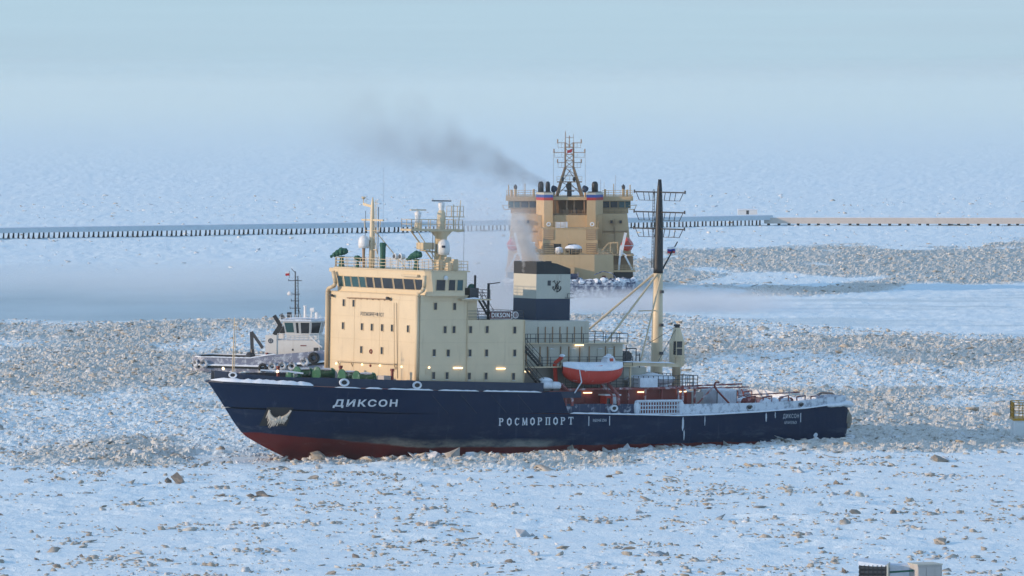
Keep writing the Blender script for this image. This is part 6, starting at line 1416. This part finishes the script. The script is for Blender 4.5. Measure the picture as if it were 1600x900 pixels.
# ------------------------------------------------------------------ smoke, steam and sea smoke
def volume_mat(name, col, build):
    m = bpy.data.materials.new(name); m.use_nodes = True; nt = m.node_tree
    for n in list(nt.nodes): nt.nodes.remove(n)
    out = N(nt, 'ShaderNodeOutputMaterial'); pv = N(nt, 'ShaderNodeVolumePrincipled'); pv.inputs['Color'].default_value = (*col, 1); pv.inputs['Anisotropy'].default_value = 0.1
    tc = N(nt, 'ShaderNodeTexCoord').outputs['Object']; d = build(nt, tc)
    if isinstance(d, float): pv.inputs['Density'].default_value = d
    else: nt.links.new(d, pv.inputs['Density'])
    nt.links.new(pv.outputs[0], out.inputs['Volume']); MATS[name] = m; return m
def plume(nt, tc, r0, grow, length, peak, nscale, decay):
    s = N(nt, 'ShaderNodeSeparateXYZ'); nt.links.new(tc, s.inputs[0]); X_, Y_, Z_ = s.outputs
    R_ = math_n(nt, 'ADD', math_n(nt, 'MULTIPLY', X_, grow), r0)
    rr_ = math_n(nt, 'DIVIDE', math_n(nt, 'SQRT', math_n(nt, 'ADD', math_n(nt, 'MULTIPLY', Y_, Y_), math_n(nt, 'MULTIPLY', Z_, Z_))), R_)
    nz_ = noise(nt, nscale, 4, vec=tc, rough=0.6)
    f = math_n(nt, 'SUBTRACT', math_n(nt, 'ADD', math_n(nt, 'MULTIPLY', nz_, 2.2), -0.35), rr_, True)
    t_ = math_n(nt, 'DIVIDE', X_, length, True)
    fade = math_n(nt, 'POWER', math_n(nt, 'SUBTRACT', 1.0, t_, True), decay)
    fade = math_n(nt, 'MULTIPLY', fade, math_n(nt, 'ADD', math_n(nt, 'MULTIPLY', math_n(nt, 'POWER', math_n(nt, 'SUBTRACT', 1.0, t_, True), 14.0), 3.5), 1.0))
    return math_n(nt, 'MULTIPLY', math_n(nt, 'MULTIPLY', f, fade), peak)
def cone_domain(r0, r1, L_, x0=-0.8):
    return MB().tube((x0, 0, 0), (L_, 0, 0), r0, r1, 12)
volume_mat('dark_smoke', (0.40, 0.40, 0.42), lambda nt, tc: plume(nt, tc, 1.4, 0.36, 54.0, 0.22, 0.16, 1.9))
sm_o = cone_domain(2.4, 22.0, 54).build('funnel_smoke', 'dark_smoke'); sm_o.location = (6.6, 1173.5, 22.9); sm_o.rotation_euler = (0, math.radians(-17), math.radians(180 - 4))
tag(sm_o, 'dark exhaust smoke drifting left from the tan icebreaker funnel', 'smoke', kind='stuff')
volume_mat('white_steam', (0.92, 0.90, 0.88), lambda nt, tc: plume(nt, tc, 1.35, 0.10, 6.5, 3.5, 0.6, 0.8))
st_o = cone_domain(2.3, 3.4, 6.5).build('funnel_steam', 'white_steam'); q = SHIP_M @ Vector((-0.9, 0, 21.7)); st_o.location = q; st_o.rotation_euler = (0, math.radians(-68), math.radians(180))
tag(st_o, 'pale steam puffing up from the near icebreaker funnel', 'steam', kind='stuff')
def mist(nt, tc, peak, nscale, ry, zt):
    s = N(nt, 'ShaderNodeSeparateXYZ'); nt.links.new(tc, s.inputs[0]); X_, Y_, Z_ = s.outputs
    rr_ = math_n(nt, 'SQRT', math_n(nt, 'ADD', math_n(nt, 'POWER', math_n(nt, 'DIVIDE', X_, ry[0]), 2.0), math_n(nt, 'POWER', math_n(nt, 'DIVIDE', Y_, ry[1]), 2.0)))
    zf = math_n(nt, 'SUBTRACT', 1.0, math_n(nt, 'DIVIDE', Z_, zt), True)
    nz_ = noise(nt, nscale, 3, vec=tc)
    f = math_n(nt, 'MULTIPLY', math_n(nt, 'SUBTRACT', math_n(nt, 'ADD', math_n(nt, 'MULTIPLY', nz_, 1.6), 0.2), rr_, True), zf)
    return math_n(nt, 'MULTIPLY', f, peak)
volume_mat('sea_smoke', (0.90, 0.92, 0.95), lambda nt, tc: mist(nt, tc, 0.17, 0.08, (34, 30), 4.5))
def mist_box(sx, sy, sz, mat, label, loc):
    o = MB().box(-sx, sx, -sy, sy, 0.0, sz).build('sea_smoke', mat); o.location = loc; return tag(o, label, 'sea smoke', kind='stuff')
mist_box(34, 30, 4.5, 'sea_smoke', 'pale sea smoke over the wake astern of the tan icebreaker', (27, 1090, -0.3))
volume_mat('exhaust_haze', (0.84, 0.88, 0.93), lambda nt, tc: mist(nt, tc, 0.15, 0.10, (10, 20), 27.0))
mist_box(10, 20, 27.0, 'exhaust_haze', 'thin bluish exhaust haze behind the near funnel', (-4.0, 880, 2.0))
volume_mat('lead_mist', (0.88, 0.92, 0.95), lambda nt, tc: mist(nt, tc, 0.014, 0.02, (75, 150), 5.0))
mist_box(75, 150, 5.0, 'lead_mist', 'low sea smoke over the smooth ice lane at left', (-75, 1215, -0.3))

# bank of freezing fog lying far out on the ice
volume_mat('fog_air', (0.82, 0.91, 0.87), lambda nt, tc: 2.2e-4)
tag(MB().box(-63000, 63000, 2700, 63000, -5.0, 58.0).build('fog_bank', 'fog_air'), 'pale freezing fog hiding the far ice and horizon', 'fog', kind='stuff')
# air: one even box of haze round everything
volume_mat('haze_air', (0.80, 0.90, 0.88), lambda nt, tc: 3.5e-5)
hz_o = MB().box(-64000, 64000, -64000, 64000, -7.0, 64.0).build('haze', 'haze_air'); tag(hz_o, kind='stuff')
